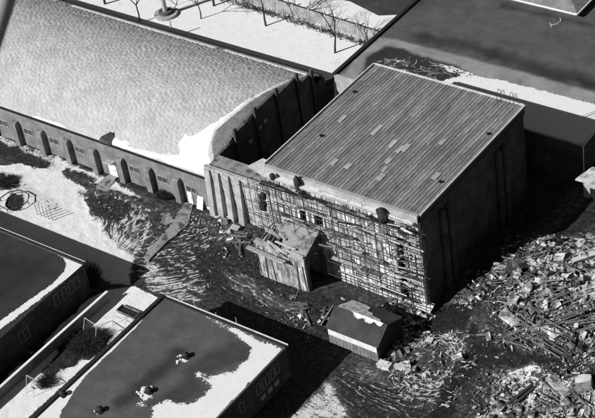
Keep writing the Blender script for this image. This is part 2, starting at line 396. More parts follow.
# ragged sheets of snow or wear that lie on roofs
def ragged(pts, z, amp=.35, step=.5, seed=3, world=False):
    q = [Vector((p[0], p[1], z)) for p in pts] if world else [P(p[0], p[1], z) for p in pts]
    out = []; n = len(q)
    for i in range(n):
        a, b = q[i], q[(i+1) % n]; d = b-a; m = max(1, int(d.length/step)); nn = Vector((-d.y, d.x, 0)).normalized()
        am = pts[i][2] if len(pts[i]) > 2 else amp
        for k_ in range(m):
            p = a+d*(k_/m); f_ = float(fbm(np.array([p.x*1.1]), np.array([p.y*1.1]), seed, 4)[0])-.5
            if k_ == 0 and am == 0: f_ = 0
            out.append((p.x+nn.x*f_*am*2, p.y+nn.y*f_*am*2))
    return out
def sheet(name, pts, z, m, parent=None, amp=.35, th=.05, step=.4, seed=3, world=False, kind='stuff'):
    o = MB().prism(ragged(pts, z, amp, step, seed, world), z-.0, z+th).build(name, m, parent)
    if kind and not parent: tag(o, kind=kind)
    if kind and parent: o['kind'] = 'stuff'
    return o

def roof_mat(name, bumpy=.05):
    m = bpy.data.materials.new(name); m.use_nodes = True; t = m.node_tree; L = t.links; b = t.nodes['Principled BSDF']
    b.inputs['Specular IOR Level'].default_value = .25; b.inputs['Roughness'].default_value = .85
    def att(n): a_ = N(t,'ShaderNodeAttribute'); a_.attribute_name = n; return a_.outputs['Fac']
    pos = N(t,'ShaderNodeNewGeometry').outputs['Position']
    def noise(s, d=6, ro=.6):
        n = N(t,'ShaderNodeTexNoise'); n.inputs['Scale'].default_value = s; n.inputs['Detail'].default_value = d; n.inputs['Roughness'].default_value = ro; L.new(pos, n.inputs['Vector']); return n.outputs[0]
    def ma(op, a_, b_=None, c_=None):
        n = N(t,'ShaderNodeMath', operation=op)
        for i, q in enumerate((a_, b_, c_)):
            if q is None: continue
            if isinstance(q, (int, float)): n.inputs[i].default_value = q
            else: L.new(q, n.inputs[i])
        return n.outputs[0]
    nz = ma('ADD', ma('MULTIPLY', noise(1.3, 10, .7), .6), ma('MULTIPLY', noise(6, 4), .4))
    thr = ma('ADD', ma('MULTIPLY', ma('SUBTRACT', nz, .5), 2.4), ma('SUBTRACT', att('snow'), .5))
    mr = N(t,'ShaderNodeMapRange'); mr.interpolation_type = 'SMOOTHSTEP'; mr.inputs[1].default_value = -.03; mr.inputs[2].default_value = .06; L.new(thr, mr.inputs[0]); mask = mr.outputs[0]
    base = ma('MULTIPLY', att('tone'), ma('MULTIPLY', ma('MULTIPLY_ADD', noise(.5, 6, .65), 1.3, .36), ma('MULTIPLY_ADD', noise(7, 6, .75), 1.5, .25)))
    sc = ma('MULTIPLY_ADD', noise(1.6, 8), .16, .68)
    mx = N(t,'ShaderNodeMix'); L.new(mask, mx.inputs[0]); L.new(base, mx.inputs[2]); L.new(sc, mx.inputs[3])
    cb = N(t,'ShaderNodeCombineXYZ')
    for i in range(3): L.new(mx.outputs[0], cb.inputs[i])
    L.new(cb.outputs[0], b.inputs['Base Color'])
    h = ma('ADD', ma('MULTIPLY', mask, bumpy), ma('MULTIPLY', noise(5, 6, .7), .03))
    bp = N(t,'ShaderNodeBump'); bp.inputs['Distance'].default_value = 1; L.new(h, bp.inputs['Height']); L.new(bp.outputs[0], b.inputs['Normal'])
    return m
M['roofing'] = roof_mat('worn_roofing')
def roofsheet(name, x0, x1, y0, y1, z, tone0, zones, par, step=.25):
    gx = np.arange(x0, x1+1e-6, (x1-x0)/max(1, round((x1-x0)/step))); gy = np.arange(y0, y1+1e-6, (y1-y0)/max(1, round((y1-y0)/step)))
    AX, AY = np.meshgrid(gx, gy, indexing='ij'); sn = np.zeros(AX.shape); tn = np.full(AX.shape, tone0)
    for kind, pts, val, soft, amp in zones:
        q = [tuple(P(*p, z)[:2]) if abs(p[0]) > -1 and len(p) == 2 else (p[0], p[1]) for p in pts]
        d = np.full(AX.shape, -9.); xs = [p[0] for p in q]; ys = [p[1] for p in q]; k = (AX > min(xs)-3) & (AX < max(xs)+3) & (AY > min(ys)-3) & (AY < max(ys)+3)
        if not k.any(): continue
        d[k] = sdist(q, AX[k], AY[k])+amp*(fbm(AX[k]*.7, AY[k]*.7, 77, 4)-.5)*2
        w_ = sstep(-soft, soft, d)
        if kind == 's': sn = sn*(1-w_)+val*w_
        else: tn = tn*(1-w_)+val*w_
    a_, c_ = AX.shape; idx = np.arange(a_*c_).reshape(a_, c_)
    fc = np.stack([idx[:-1,:-1], idx[1:,:-1], idx[1:,1:], idx[:-1,1:]], -1).reshape(-1, 4); off = OFF[par.name]
    me_ = bpy.data.meshes.new(name); me_.from_pydata(np.stack([AX-off[0], AY-off[1], np.full(AX.shape, z-off[2])], -1).reshape(-1,3).tolist(), [], fc.tolist()); me_.materials.append(M['roofing'])
    for nm, arr in (('snow', sn), ('tone', tn)):
        at = me_.attributes.new(nm, 'FLOAT', 'POINT'); at.data.foreach_set('value', arr.reshape(-1).astype(np.float32))
    o = bpy.data.objects.new(name, me_); COL.objects.link(o); o.parent = par; OFF[o.name] = off; return o

# ------------------------------------------------------------------ barrel-roofed building
def vz(y):
    return 5.2 + 3.5*(1-((y-7.2)/12.6)**2)
bar = thing('barrel_roof_building', 'long brick building with frosted barrel roof and buttressed front wall facing the snowy lawn', 'building', (-30, -5.2, 0))
YF, XE = -5.3, -9.2
b = MB(); b.box(-75, XE-.35, YF, YF+.35, -.3, 5.2); b.build('wall', M['brick'], bar)
b = MB(); b.box(-75, XE-.35, 19.6, 19.9, -.3, 5.2); b.build('wall', M['brick'], bar)
# stepped end wall, one course of masonry per bay
segs = [(-5.3,-3.0,5.6),(-3.0,.9,7.2),(.9,5.2,8.2),(5.2,9.8,8.75),(9.8,14.2,8.35),(14.2,17.2,7.1),(17.2,20.0,5.0)]
b = MB()
prof = []
for y0, y1, z in segs: prof += [(y0, z-.12), (y1, z+.12)]
prof = [(-5.3, -.3)] + prof + [(20.0, -.3)]
n = len(prof); vs = [(XE-.35, y, z) for y, z in prof]+[(XE, y, z) for y, z in prof]
tri = tessellate_polygon([[Vector((y, z, 0)) for y, z in prof]])
b.add(vs, [tuple(t) for t in tri]+[tuple(n+i for i in t) for t in tri]+[(i,(i+1)%n,n+(i+1)%n,n+i) for i in range(n)])
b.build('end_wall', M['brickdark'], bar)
for y in (.9, 5.2, 9.8, 14.2, 17.2):
    z = float(max(s[2] for s in segs if abs(s[0]-y) < .01 or abs(s[1]-y) < .01))+.75
    MB().box(XE+.003, XE+.3, y-.22, y+.22, -.3, z).build('pilaster', M['plaster' if False else 'brickdark'], bar)
for y, z in ((3.6, 5.2), (5.9, 5.9), (7.0, 6.2)):
    MB().box(XE+.004, XE+.03, y-.3, y+.3, z-.25, z+.25).build('wall_patch', M['concrete'], bar)
# vault with its pressed pattern
vx = np.arange(-75, -9.55, .13); vy = np.arange(-5.2, 19.81, .13)
VX, VY = np.meshgrid(vx, vy, indexing='ij')
base = vz(VY)
al = -.5*VX+.85*VY; wob = fbm(VX*.22, VY*.22, 91, 3)-.5
zig = .34*np.sin(2*PI*(al/2.0+1.5*wob)) + .5*wob + .22*(fbm(VX*1.2, VY*1.2, 96, 2)-.5)
u_ = (.85*VX+.5*VY+zig)/.66; v_ = (al+wob)/.8
amp = .75+.5*fbm(VX*.12, VY*.12, 95, 3)
VZ = base + amp*(.036*(np.sin(2*PI*u_)+.35*np.sin(4*PI*u_+1))*(.75+.4*np.sin(2*PI*v_)) + .008*np.sin(2*PI*v_)) + .12*(fbm(VX*1.3, VY*1.3, 97, 3)-.5)
ed = np.minimum(1, np.minimum(VY+5.2, 19.8-VY)/1.0); VZ = base+(VZ-base)*ed
mx_, my_ = VX.shape; idx = np.arange(mx_*my_).reshape(mx_, my_)
fc = np.stack([idx[:-1,:-1], idx[1:,:-1], idx[1:,1:], idx[:-1,1:]], -1).reshape(-1, 4)
vm = bpy.data.meshes.new('vault'); off = OFF[bar.name]
vm.from_pydata(np.stack([VX-off[0], VY-off[1], VZ-off[2]], -1).reshape(-1, 3).tolist(), [], fc.tolist())
vm.polygons.foreach_set('use_smooth', [True]*len(fc)); vm.materials.append(M['vault'])
vo = bpy.data.objects.new('roof_vault', vm); COL.objects.link(vo); vo.parent = bar
def vsheet(name, poly, m, dz=.12, amp=.35, seed=3, res=.35):
    """a ragged layer lying on the vault: grid cells inside the outline"""
    xs = [p[0] for p in poly]; ys = [p[1] for p in poly]
    gx = np.arange(min(xs)-1, max(xs)+1, res); gy = np.arange(min(ys)-1, max(ys)+1, res)
    AX, AY = np.meshgrid(gx, gy, indexing='ij'); d = sdist(poly, AX, AY)+amp*(fbm(AX*.9, AY*.9, seed, 4)-.5)*2
    AZ = vz(AY)+np.clip(d*.5, -.25, dz)+.04*(fbm(AX, AY, seed+9, 3)-.5)
    mb = MB(); id_ = {}
    for i in range(len(gx)-1):
        for j in range(len(gy)-1):
            if max(d[i,j], d[i+1,j], d[i,j+1], d[i+1,j+1]) > -.1:
                q = []
                for (a_, c_) in ((i,j),(i+1,j),(i+1,j+1),(i,j+1)):
                    if (a_, c_) not in id_:
                        id_[(a_, c_)] = len(mb.v); mb.v.append((AX[a_,c_], AY[a_,c_], AZ[a_,c_]))
                    q.append(id_[(a_, c_)])
                mb.f.append(tuple(q))
    o = mb.build(name, m, bar, smooth=True); o['kind'] = 'stuff'; return o
vsheet('snow_cover', [(-9.6,-5.0),(-9.6,-3.2),(-10.6,-2.4),(-11.6,-.8),(-12.0,.8),(-11.6,2.5),(-11.1,5),(-10.7,8),(-10.2,11),(-9.8,14),(-9.6,19.8),(-10.3,19.8),(-10.6,14),(-11.0,10),(-11.7,7),(-12.1,4.5),(-12.9,2.2),(-13.6,.8),(-14.6,-.8),(-15.9,-.9),(-15.9,-2.5),(-15.0,-3.6),(-17.5,-4.3),(-23,-4.75),(-23,-5.0)], M['snow'], .2, .22, 13, .14)
vsheet('gravel_verge', [(-9.6,-3.4),(-10.4,-2.4),(-11.8,-.8),(-12.2,.8),(-11.8,2.5),(-11.3,5),(-10.9,8),(-10.4,11),(-10,14),(-9.6,17)], M['gravel'], .07, .1, 31, .16)
vsheet('snow_cover', [(-23,-5.1),(-25.6,-5.1),(-25.6,-4.3),(-23,-4.2)], M['snow'], .12, .15, 15, .16)
vsheet('snow_cover', [(-33,-5.1),(-40.5,-5.1),(-39,-4.9),(-35,-4.8)], M['snow'], .1, .08, 15, .12)
vsheet('snow_cover', [(-26,19.3),(-54,19.3),(-54,18.3),(-40,18.0),(-26,17.9)], M['snow'], .12, .12, 19, .16)
vsheet('snow_cover', [(-10,19.3),(-25.3,19.3),(-25,18.1),(-10,17.8)], M['snow'], .12, .1, 23, .16)
vsheet('snow_cover', [(-56,19.3),(-75,19.3),(-75,17.5),(-58,18.4)], M['snow'], .12, .1, 29, .3)
MB().box(-75, XE-.4, YF-.25, YF+.05, 5.2, 5.38).build('gutter', M['coping'], bar)
MB().box(-75, XE-.4, 19.5, 20.0, 5.0, 5.32).build('parapet', M['coping'], bar)
MB().box(-75, XE-.4, YF-.06, YF-.003, 4.95, 5.17).build('coping', M['concrete'], bar)
# gable dormer on the front eave
b = MB(); b.add([(-27.6,-5.4,5.2),(-25.2,-5.4,5.2),(-26.8,-5.4,6.3),(-27.6,-4.2,5.5),(-25.2,-4.2,5.6),(-26.2,-4.0,6.4)], [(0,1,2),(0,2,5,3),(1,4,5,2),(3,5,4)]); b.build('roof_dormer', M['tarlight'], bar)
# buttresses: rounded heads, one copied along the wall
def buttress_bm():
    mb = MB(); w_ = .45; pr = [(0,-.3),(-.72,-.3),(-.72,3.4),(-.68,3.62),(-.54,3.78),(-.34,3.84),(0,3.84)]
    n = len(pr)
    vs = [(-w_, y, z) for y, z in pr]+[(w_, y, z) for y, z in pr]
    tri = tessellate_polygon([[Vector((y, z, 0)) for y, z in pr]])
    return mb.add(vs, [tuple(t) for t in tri]+[tuple(n+i for i in t) for t in tri]+[(i,(i+1)%n,n+(i+1)%n,n+i) for i in range(n)])
pxs = [P(px, py, 4.0).x for px, py in ((17,118),(42,127),(67,137),(92,147),(119,158),(147,168),(175,178))]
sp = (pxs[-1]-pxs[0])/6
proto = None
for k_ in range(-6, 7):
    xx = pxs[0]+sp*k_
    if proto is None:
        mb = buttress_bm(); me_ = bpy.data.meshes.new('buttress'); me_.from_pydata(mb.v, [], mb.f); me_.materials.append(M['brick']); 
        proto = bpy.data.objects.new('buttress', me_); COL.objects.link(proto); proto.parent = bar; proto.location = (xx-off[0], YF-off[1]-.002, 0)
    else: part_copy(proto, (xx-off[0], YF-off[1]-.002, 0), bar)
def window(parent, cx_, y, z0, z1, wd, panes=2, face='S', m='glass', frm='frame'):
    """frame with recessed panes; face S looks to -Y at plane y, E looks to +X at plane x=y"""
    t = .06; fr = MB(); pn = []
    def bx(mb, a0, a1, d0, d1, q0, q1):
        if face == 'S': mb.box(a0, a1, y-d1, y-d0, q0, q1)
        else: mb.box(y+d0, y+d1, a0, a1, q0, q1)
    x0, x1 = cx_-wd/2, cx_+wd/2
    bx(fr, x0, x1, .003, .07, z1-t, z1); bx(fr, x0, x1, .003, .1, z0, z0+t)
    for k_ in range(panes+1):
        xx = x0+t/2+(x1-x0-t)*k_/panes; bx(fr, xx-t/2, xx+t/2, .004, .075, z0+t, z1-t)
    o = fr.build('window', M[frm], parent)
    for k_ in range(panes):
        a0 = x0+(x1-x0)*k_/panes+t/2; a1 = x0+(x1-x0)*(k_+1)/panes-t/2
        mb = MB(); bx(mb, a0, a1, .002, .02, z0+t, z1-t); mb.build('pane', M[m], o)
    return o
for k_ in range(-3, 7):
    if k_ in (3,): continue
    xx = pxs[0]+sp*k_+sp*.42
    if xx < -12: window(bar, xx, YF, 2.05, 3.0, 1.7)
def door(parent, cx_, y, z0, z1, wd, m='white'):
    mb = MB(); mb.box(cx_-wd/2, cx_+wd/2, y-.08, y-.003, z0, z1); o = mb.build('door', M[m], parent)
    MB().box(cx_+wd*.3, cx_+wd*.38, y-.13, y-.081, z0+1.0, z0+1.15).build('handle', M['coping'], o); return o
door(bar, -26.1, YF, 0.1, 2.5, 1.4); door(bar, -12.9, YF, .05, 2.1, .75)
MB().box(-26.85, -25.35, YF-.9, YF-.01, 2.6, 2.72).build('door_hood', M['concrete'], bar)

# ------------------------------------------------------------------ link block between barrel building and hall
lk = thing('link_building', 'low pale rendered block with leaning fins between the barrel roof building and the hall', 'building', (-4, -5, 0))
MB().box(-9.1, 3.75, -5.6, -5.2, -.3, 7.4).build('wall', M['plaster'], lk)
MB().box(-8.8, 3.75, -5.19, -2.7, -.3, 6.9).build('wall', M['brickdark'], lk)
MB().box(-9.1, 3.75, -5.19, -2.6, 6.901, 7.2).build('roof', M['path'], lk)
MB().box(-9.1, 3.75, -5.65, -5.15, 7.41, 7.6).build('parapet', M['concrete'], lk)
b = MB(); b.add([(-4.4,-2.9,7.25),(3.7,-5.0,7.25),(3.7,-2.2,8.3),(-3.0,-1.4,7.9),(-4.4,-2.9,7.05),(3.7,-5.0,7.05),(3.7,-2.2,7.05),(-3.0,-1.4,7.05)], [(0,1,2,3),(7,6,5,4),(0,4,5,1),(1,5,6,2),(2,6,7,3),(3,7,4,0)]); b.build('sloping_roof', M['concrete'], lk)
for i_, xx in enumerate((-9.0, -7.6, -6.0, -4.3)):
    b = MB(); ztop = 7.3
    b.add([(xx,-6.4,-.3),(xx+.85,-6.4,-.3),(xx+.85,-5.6,-.3),(xx,-5.6,-.3),(xx,-5.85,ztop),(xx+.85,-5.85,ztop),(xx+.85,-5.61,ztop),(xx,-5.61,ztop)],
          [(0,3,2,1),(4,5,6,7),(0,1,5,4),(1,2,6,5),(2,3,7,6),(3,0,4,7)]); b.build('fin', M['concrete'], lk)

# ------------------------------------------------------------------ the hall
HX0, HX1, HY0, HY1, HZ = 3.9, 24.75, -8.65, 14.2, 14.0
hall = thing('hall', 'tall hall under repair with striped sheet roof, shaded brick side and scaffolded pale front', 'building', (14.3, 2.8, 0))
ho = OFF[hall.name]
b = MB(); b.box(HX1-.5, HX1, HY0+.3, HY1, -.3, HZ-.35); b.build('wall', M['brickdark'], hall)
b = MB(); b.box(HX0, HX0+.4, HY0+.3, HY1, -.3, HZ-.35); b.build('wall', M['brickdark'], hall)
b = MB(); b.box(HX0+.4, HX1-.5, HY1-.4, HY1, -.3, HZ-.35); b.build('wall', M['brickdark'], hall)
# front wall backing with real openings cut as gaps between solid strips
openings = [(8.1,9.0,7.5,9.1),(10.2,11.4,7.5,9.1),(21.5,22.5,.6,9.8)]
b = MB(); xs_ = sorted(set([HX0, HX1]+[v for o_ in openings for v in o_[:2]])); 
for a_, c_ in zip(xs_[:-1], xs_[1:]):
    o_ = [q for q in openings if q[0] <= a_+.01 and q[1] >= c_-.01]
    if not o_: b.box(a_, c_, HY0+.02, HY0+.3, -.3, HZ-.35)
    else: b.box(a_, c_, HY0+.02, HY0+.3, -.3, o_[0][2]); b.box(a_, c_, HY0+.02, HY0+.3, o_[0][3], HZ-.35)
b.build('wall', M['plaster'], hall)
for x0, x1, z0, z1 in openings:
    MB().box(x0+.001, x1-.001, HY0+.5, HY0+.56, z0, z1).build('opening', M['dark'], hall)
    for xx in (x0-.3, x1+.02):
        MB().box(xx, xx+.28, HY0-.16, HY0-.07, z0-.2, z1+.3).build('reveal', M['white' if z1 < 9.5 else 'concrete'], hall)
for z in (2.6, 4.4, 6.2, 8.0):
    MB().box(21.51, 22.49, HY0+.05, HY0+.22, z, z+.22).build('landing', M['concrete'], hall)
# facade panels
pm = None; npan = 24; pw = (HX1-HX0)/npan
rows = [(0,2.55),(2.6,5.4),(5.45,8.3),(8.35,11.2),(11.25,13.0)]
for r_i, (z0, z1) in enumerate(rows):
    for i in range(npan):
        x0 = HX0+pw*i; x1 = x0+pw
        if any(x1 > o_[0]+.05 and x0 < o_[1]-.05 and z1 > o_[2]+.05 and z0 < o_[3]-.05 for o_ in openings): continue
        if r_i == 0 and x0 < 11: continue
        if i > 20 and random.random() < .3: continue
        if random.random() < .04: continue
        d = random.uniform(.03, .08)
        MB().box(x0+.05, x1-.05, HY0-.06-d+.04, HY0+.018, z0, z1).build('panel', M['panelwhite' if r_i == 0 or (r_i == 1 and random.random() < .25) else 'panel'], hall)
# parapet and cornice ledges over the front
MB().box(HX0, HX1, HY0-.15, HY0+.3, 13.05, HZ+.02).build('parapet', M['concrete'], hall)
MB().box(HX0+.1, HX1-.3, HY0-.75, HY0-.152, 12.95, 13.15).build('cornice', M['concrete'], hall)
sheet('snow_cover', [(HX0+.2,HY0-.72),(14,HY0-.7),(18,HY0-.6),(HX1-.4,HY0-.7),(HX1-.4,HY0-.2),(HX0+.2,HY0-.2)], 13.16, M['whiteboard'], hall, .3, .04, .3, 8, True)
# roof: deck, ribbed sheets, trims
MB().box(HX0-.1, HX1+.25, HY0+.31, HY1+.15, HZ-.34, HZ).build('roof', M['tarlight'], hall)
ncol, nrow = 46, 6
rw = (HX1-HX0+.1)/ncol; rl = (HY1-HY0-.3)/nrow
sh = None
for j in range(nrow):
    for i in range(ncol):
        loc = (HX0+rw*(i+.5)-ho[0], HY0+.35+rl*(j+.5)-ho[1], HZ+.012+.006*((i+j) % 2)-ho[2])
        if sh is None:
            mb = MB(); w_, l_ = rw/2-.003, rl/2-.006
            mb.box(-w_+.05, w_, -l_, l_, 0, .03); mb.box(-w_, -w_+.05, -l_, l_, 0, .075)
            me_ = bpy.data.meshes.new('roof_sheet'); me_.from_pydata(mb.v, [], mb.f); me_.materials.append(M['sheet'])
            sh = bpy.data.objects.new('roof_sheet', me_); COL.objects.link(sh); sh.parent = hall; sh.location = loc
        else: part_copy(sh, loc, hall, rot=(random.uniform(-.0015,.0015), random.uniform(-.004,.004), 0))
sk = None
for px, py in ((374,131),(336,162),(349.6,166),(393,143),(387.5,160),(385,168.5),(382.5,177),(407,147.5),(444,141.7),(434.7,175),(341,118),(379,127),(401,149)):
    p = P(px, py, HZ+.15); i = round((p.x-HX0)/rw-.5); xx = HX0+rw*(i+.55)
    loc = (xx-ho[0], p.y-ho[1], HZ+.13-ho[2])
    if sk is None:
        mb = MB(); mb.box(-.26, .26, -.62, .62, -.08, .02); me_ = bpy.data.meshes.new('skylight'); me_.from_pydata(mb.v, [], mb.f); me_.materials.append(M['skylight'])
        sk = bpy.data.objects.new('skylight', me_); COL.objects.link(sk); sk.parent = hall; sk.location = loc
    else: part_copy(sk, loc, hall, scale=(random.uniform(.8,1.3), random.uniform(.7,1.2), 1))
MB().box(HX1+.12, HX1+.3, HY0+.2, HY1+.2, HZ+.002, HZ+.14).build('verge_trim', M['metal'], hall)
MB().box(HX0-.1, HX1+.1, HY1+.02, HY1+.22, HZ+.002, HZ+.2).build('ridge_trim', M['metal'], hall)
MB().box(HX0-.38, HX0-.2, HY0+.2, HY1+.2, HZ-.1, HZ+.12).build('verge_trim', M['metal'], hall)
MB().box(HX0-.19, HX0-.02, HY0+.2, HY1+.2, HZ+.003, HZ+.05).build('gutter', M['dark'], hall)
for px, py in ((354,91),(488,133),(440,181),(321,135)):
    p = P(px, py, HZ+.3); mb = MB(); mb.tube((p.x,p.y,HZ), (p.x,p.y,HZ+.25), .12, .12, 8); mb.tube((p.x,p.y,HZ+.25), (p.x,p.y,HZ+.36), .24, .1, 8); mb.build('roof_vent', M['dark'], hall)
# paired flues on the east side
for y in (-4.35, -3.05, 7.75, 9.05):
    mb = MB(); mb.tube((HX1+.32, y, -.3), (HX1+.32, y, 11.7), .42, .42, 14); mb.tube((HX1+.32, y, 11.7), (HX1+.32, y, 12.0), .42, .2, 14); mb.build('flue', M['brickdark'], hall, smooth=False)
MB().box(HX1+.004, HX1+.16, HY0+.3, HY1+.1, HZ-1.1, HZ-.36).build('fascia', M['tar'], hall)
# two hooped access ladders over the north eave
for x0 in (21.6, 23.3):
    o = None; mb = MB()
    for dx in (0, .55):
        mb.tube((x0+dx, HY1+.3, 9), (x0+dx, HY1+.3, 15.2), .035); mb.tube((x0+dx, HY1+.3, 15.2), (x0+dx, HY1-.1, 15.6), .035); mb.tube((x0+dx, HY1-.1, 15.6), (x0+dx, HY1-.5, 15.1), .035); mb.tube((x0+dx, HY1-.5, 15.1), (x0+dx, HY1-.5, HZ+.05), .035)
    o = mb.build('ladder', M['rail'], hall); mb = MB()
    for k_ in range(18): mb.tube((x0, HY1+.3, 9.1+k_*.34), (x0+.55, HY1+.3, 9.1+k_*.34), .02, n=5)
    mb.build('rungs', M['rail'], o)

# ------------------------------------------------------------------ annex in front of the hall
an = thing('annex', 'small half demolished annex with planked pale front and torn open roof against the hall', 'building', (7, -10.5, 0))
AX0, AX1, AY0, AZ_ = 3.6, 10.7, -12.4, 5.3
MB().box(AX0, AX1, AY0+.08, AY0+.25, -.3, AZ_-.1).build('wall', M['plaster'], an)
for i in range(20):
    x0 = AX0+i*(AX1-AX0)/20; zt = AZ_+random.uniform(-.6, .1)+(.0 if i > 5 else -.6)
    MB().box(x0+.02, x0+(AX1-AX0)/20-.02, AY0-.02+random.uniform(0,.03), AY0+.078, random.uniform(0,.35), zt).build('plank', M['panel'], an)
def yz(pr, x0, x1, nm, m_):
    n_ = len(pr); tri_ = tessellate_polygon([[Vector((y, z, 0)) for y, z in pr]])
    return MB().add([(x0, y, z) for y, z in pr]+[(x1, y, z) for y, z in pr], [tuple(t) for t in tri_]+[tuple(n_+i for i in t) for t in tri_]+[(i,(i+1)%n_,n_+(i+1)%n_,n_+i) for i in range(n_)]).build(nm, m_, an)
BY = HY0-.12
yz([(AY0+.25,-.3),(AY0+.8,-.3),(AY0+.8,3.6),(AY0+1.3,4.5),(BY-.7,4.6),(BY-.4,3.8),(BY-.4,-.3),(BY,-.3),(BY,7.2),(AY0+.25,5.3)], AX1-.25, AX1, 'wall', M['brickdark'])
MB().box(AX1-3.5, AX1-3.44, AY0+.3, BY-.05, 0, 4.4).build('inner_wall', M['dark'], an)
MB().box(AX0, AX0+.25, AY0+.25, HY0-.2, -.3, 4.6).build('wall', M['plaster'], an)
q = ragged([(7.6,-12.35,0),(10.95,-12.5,0),(10.95,-8.8,.05),(6.2,-8.8,.1),(5.6,-10.2,.2),(7.0,-11.2,.2)], 0, .15, .5, 4, True)
tri_ = tessellate_polygon([[Vector((a_, c_, 0)) for a_, c_ in q]]); zr = lambda y: 5.42+(y-AY0)*.505; n_ = len(q)
MB().add([(a_, c_, zr(c_)) for a_, c_ in q]+[(a_, c_, zr(c_)+.14) for a_, c_ in q], [tuple(t) for t in tri_]+[tuple(n_+i for i in t) for t in tri_]+[(i,(i+1)%n_,n_+(i+1)%n_,n_+i) for i in range(n_)]).build('roof', M['path'], an)
MB().box(AX0-.1, AX1+.15, AY0-.15, AY0+.3, AZ_-.05, AZ_+.11).build('roof_edge', M['concrete'], an)
for i in range(9):
    x0 = AX0+.4+i*.55; mb = MB(); mb.beam((x0, AY0+.2, AZ_+.02+random.uniform(-.3,.1)), (x0+random.uniform(-.3,.3), HY0-.3, AZ_+1.3+random.uniform(-.9,.4)), .1, .14); mb.build('rafter', M['plank'], an)
for i in range(17):
    p = Vector((random.uniform(2.6, 9.0), random.uniform(-12.9, -9.6), 0)); p.z = AZ_+.15+.5*(p.y+12.4)*(p.x>4); a_ = random.uniform(-.5,.4)
    mb = MB(); l_ = random.uniform(1.2, 3.6); mb.beam(p, p+Vector((l_*math.cos(a_), l_*math.sin(a_), random.uniform(-.4,.3))), .3, .05); mb.build('loose_board', M['polelight'], an)
mb = MB(); mb.beam((2.7,-12.9,4.5), (8.4,-13.1,4.4), .5, .25); mb.build('gutter_beam', M['polelight'], an)
for xx in (3.3, 5.4, 10.0):
    mb = MB(); mb.beam((xx+.1,-13.2,-.1), (xx,-12.95,4.4), .12); mb.build('prop', M['pole'], an)

# ------------------------------------------------------------------ scaffolding on the hall front
sc = thing('scaffolding', 'dark pole scaffolding with plank decks covering the sunlit front of the hall', 'scaffolding', (14, -10, 0))
sy0, sy1 = HY0-.5, HY0-1.35
sxs = list(np.linspace(HX0-5.6, HX1+.8, 15)); lv = [1.9, 3.9, 5.9, 7.9, 9.9, 12.0]
def skip(xx): return AX0-.3 < xx < AX1+.2
for i, xx in enumerate(sxs):
    tp = 12.9+random.uniform(-.2, .7)
    if xx < HX0: tp = 8.6+random.uniform(-.3,.8)
    for yy in (sy0, sy1):
        y_ = yy+(3.0 if xx < HX0-.5 else 0)
        z0 = 5.6 if skip(xx) else -.1
        mb = MB(); mb.tube((xx+random.uniform(-.06,.06), y_, z0), (xx+random.uniform(-.08,.08), y_, tp), .042, .042, 6); mb.build('post', M['pole'], sc)
for z in lv:
    for yy in ((sy1-.05,) if z not in (5.9, 12.0) else (sy0+.05, sy1-.05)):
        if z < 5.4: xa, xb = AX1+.3, HX1+1.2
        else: xa, xb = HX0-.6, HX1+1.2
        mb = MB(); mb.tube((xa, yy, z), (xb, yy, z+random.uniform(-.12,.12)), .05, .05, 6); mb.build('ledger', M['pole'], sc)
    if z < 8.5:
        mb = MB(); mb.tube((HX0-6.5, sy1+3, z), (HX0-.3, sy1+3, z+.1), .045, .045, 6); mb.build('ledger', M['pole'], sc)
for z, xa, xb, m_ in ((12.08, HX0-.3, HX1+.6,'tarp'), (9.98, 5, HX1+1,'polelight'), (7.98, 4.2, 17,'plank'), (5.98, 12.5, HX1+.8,'plank'), (3.98, 12.5, HX1+.4,'polelight'), (1.98, 13, HX1,'tarp')):
    x_ = xa
    while x_ < xb-1:
        l_ = random.uniform(2.5, 4.2)
        for q in range(2 if z < 12 else 3):
            if random.random() < (.12 if z > 9 else .25): continue
            y_ = sy0-.15-.27*q; mb = MB(); mb.beam((x_, y_, z+.04+random.uniform(0,.03)), (min(x_+l_, xb), y_, z+.04+random.uniform(0,.03)), .24, .045)
            mb.build('deck_board', M[random.choice([m_, 'plank', m_])], sc)
        x_ += l_+.05
for i in range(len(sxs)-1):
    for li in range(len(lv)-1):
        if random.random() < .3 and (lv[li] > 5.5 or sxs[i] > AX1) and sxs[i] > HX0-.6:
            a_, c_ = (sxs[i], sxs[i+1]) if random.random() < .5 else (sxs[i+1], sxs[i])
            mb = MB(); mb.tube((a_, sy1-.12, lv[li]), (c_, sy1-.12, lv[li+1]), .04, .04, 5); mb.build('brace', M['pole'], sc)
for i in range(len(sxs)):
    for z in lv[1::2]:
        if (z > 5.5 or sxs[i] > AX1) and sxs[i] > HX0-.6:
            mb = MB(); mb.tube((sxs[i]+.05, sy1-.2, z-.1), (sxs[i]+.05, HY0-.1, z-.1), .04, .04, 5); mb.build('transom', M['pole'], sc)
mb = MB(); mb.tube((HX1-10.5, sy1-.25, 3.3), (HX1-1.5, sy1-.25, 3.1), .07, .07, 6); mb.build('guard_rail', M['polelight'], sc)
mb = MB(); mb.tube((HX1-3.5, sy1-.25, 5.7), (HX1+1.2, sy1-.5, 6.2), .1, .1, 6); mb.build('guard_rail', M['polelight'], sc)
for i in range(34):    # untidy gear at the east end
    p = Vector((random.uniform(20.4, 24.6), random.uniform(-10.2,-9.0), random.uniform(3, 13.2))); a_ = random.uniform(-.5,.5); l_ = random.uniform(.6, 1.7)
    mb = MB(); mb.beam(p, p+Vector((l_*math.cos(a_), l_*.3*math.sin(a_), random.uniform(-.7,.7))), random.uniform(.1,.3), .05); mb.build('loose_board', M[random.choice(['plank','polelight','pole','white'])], sc)
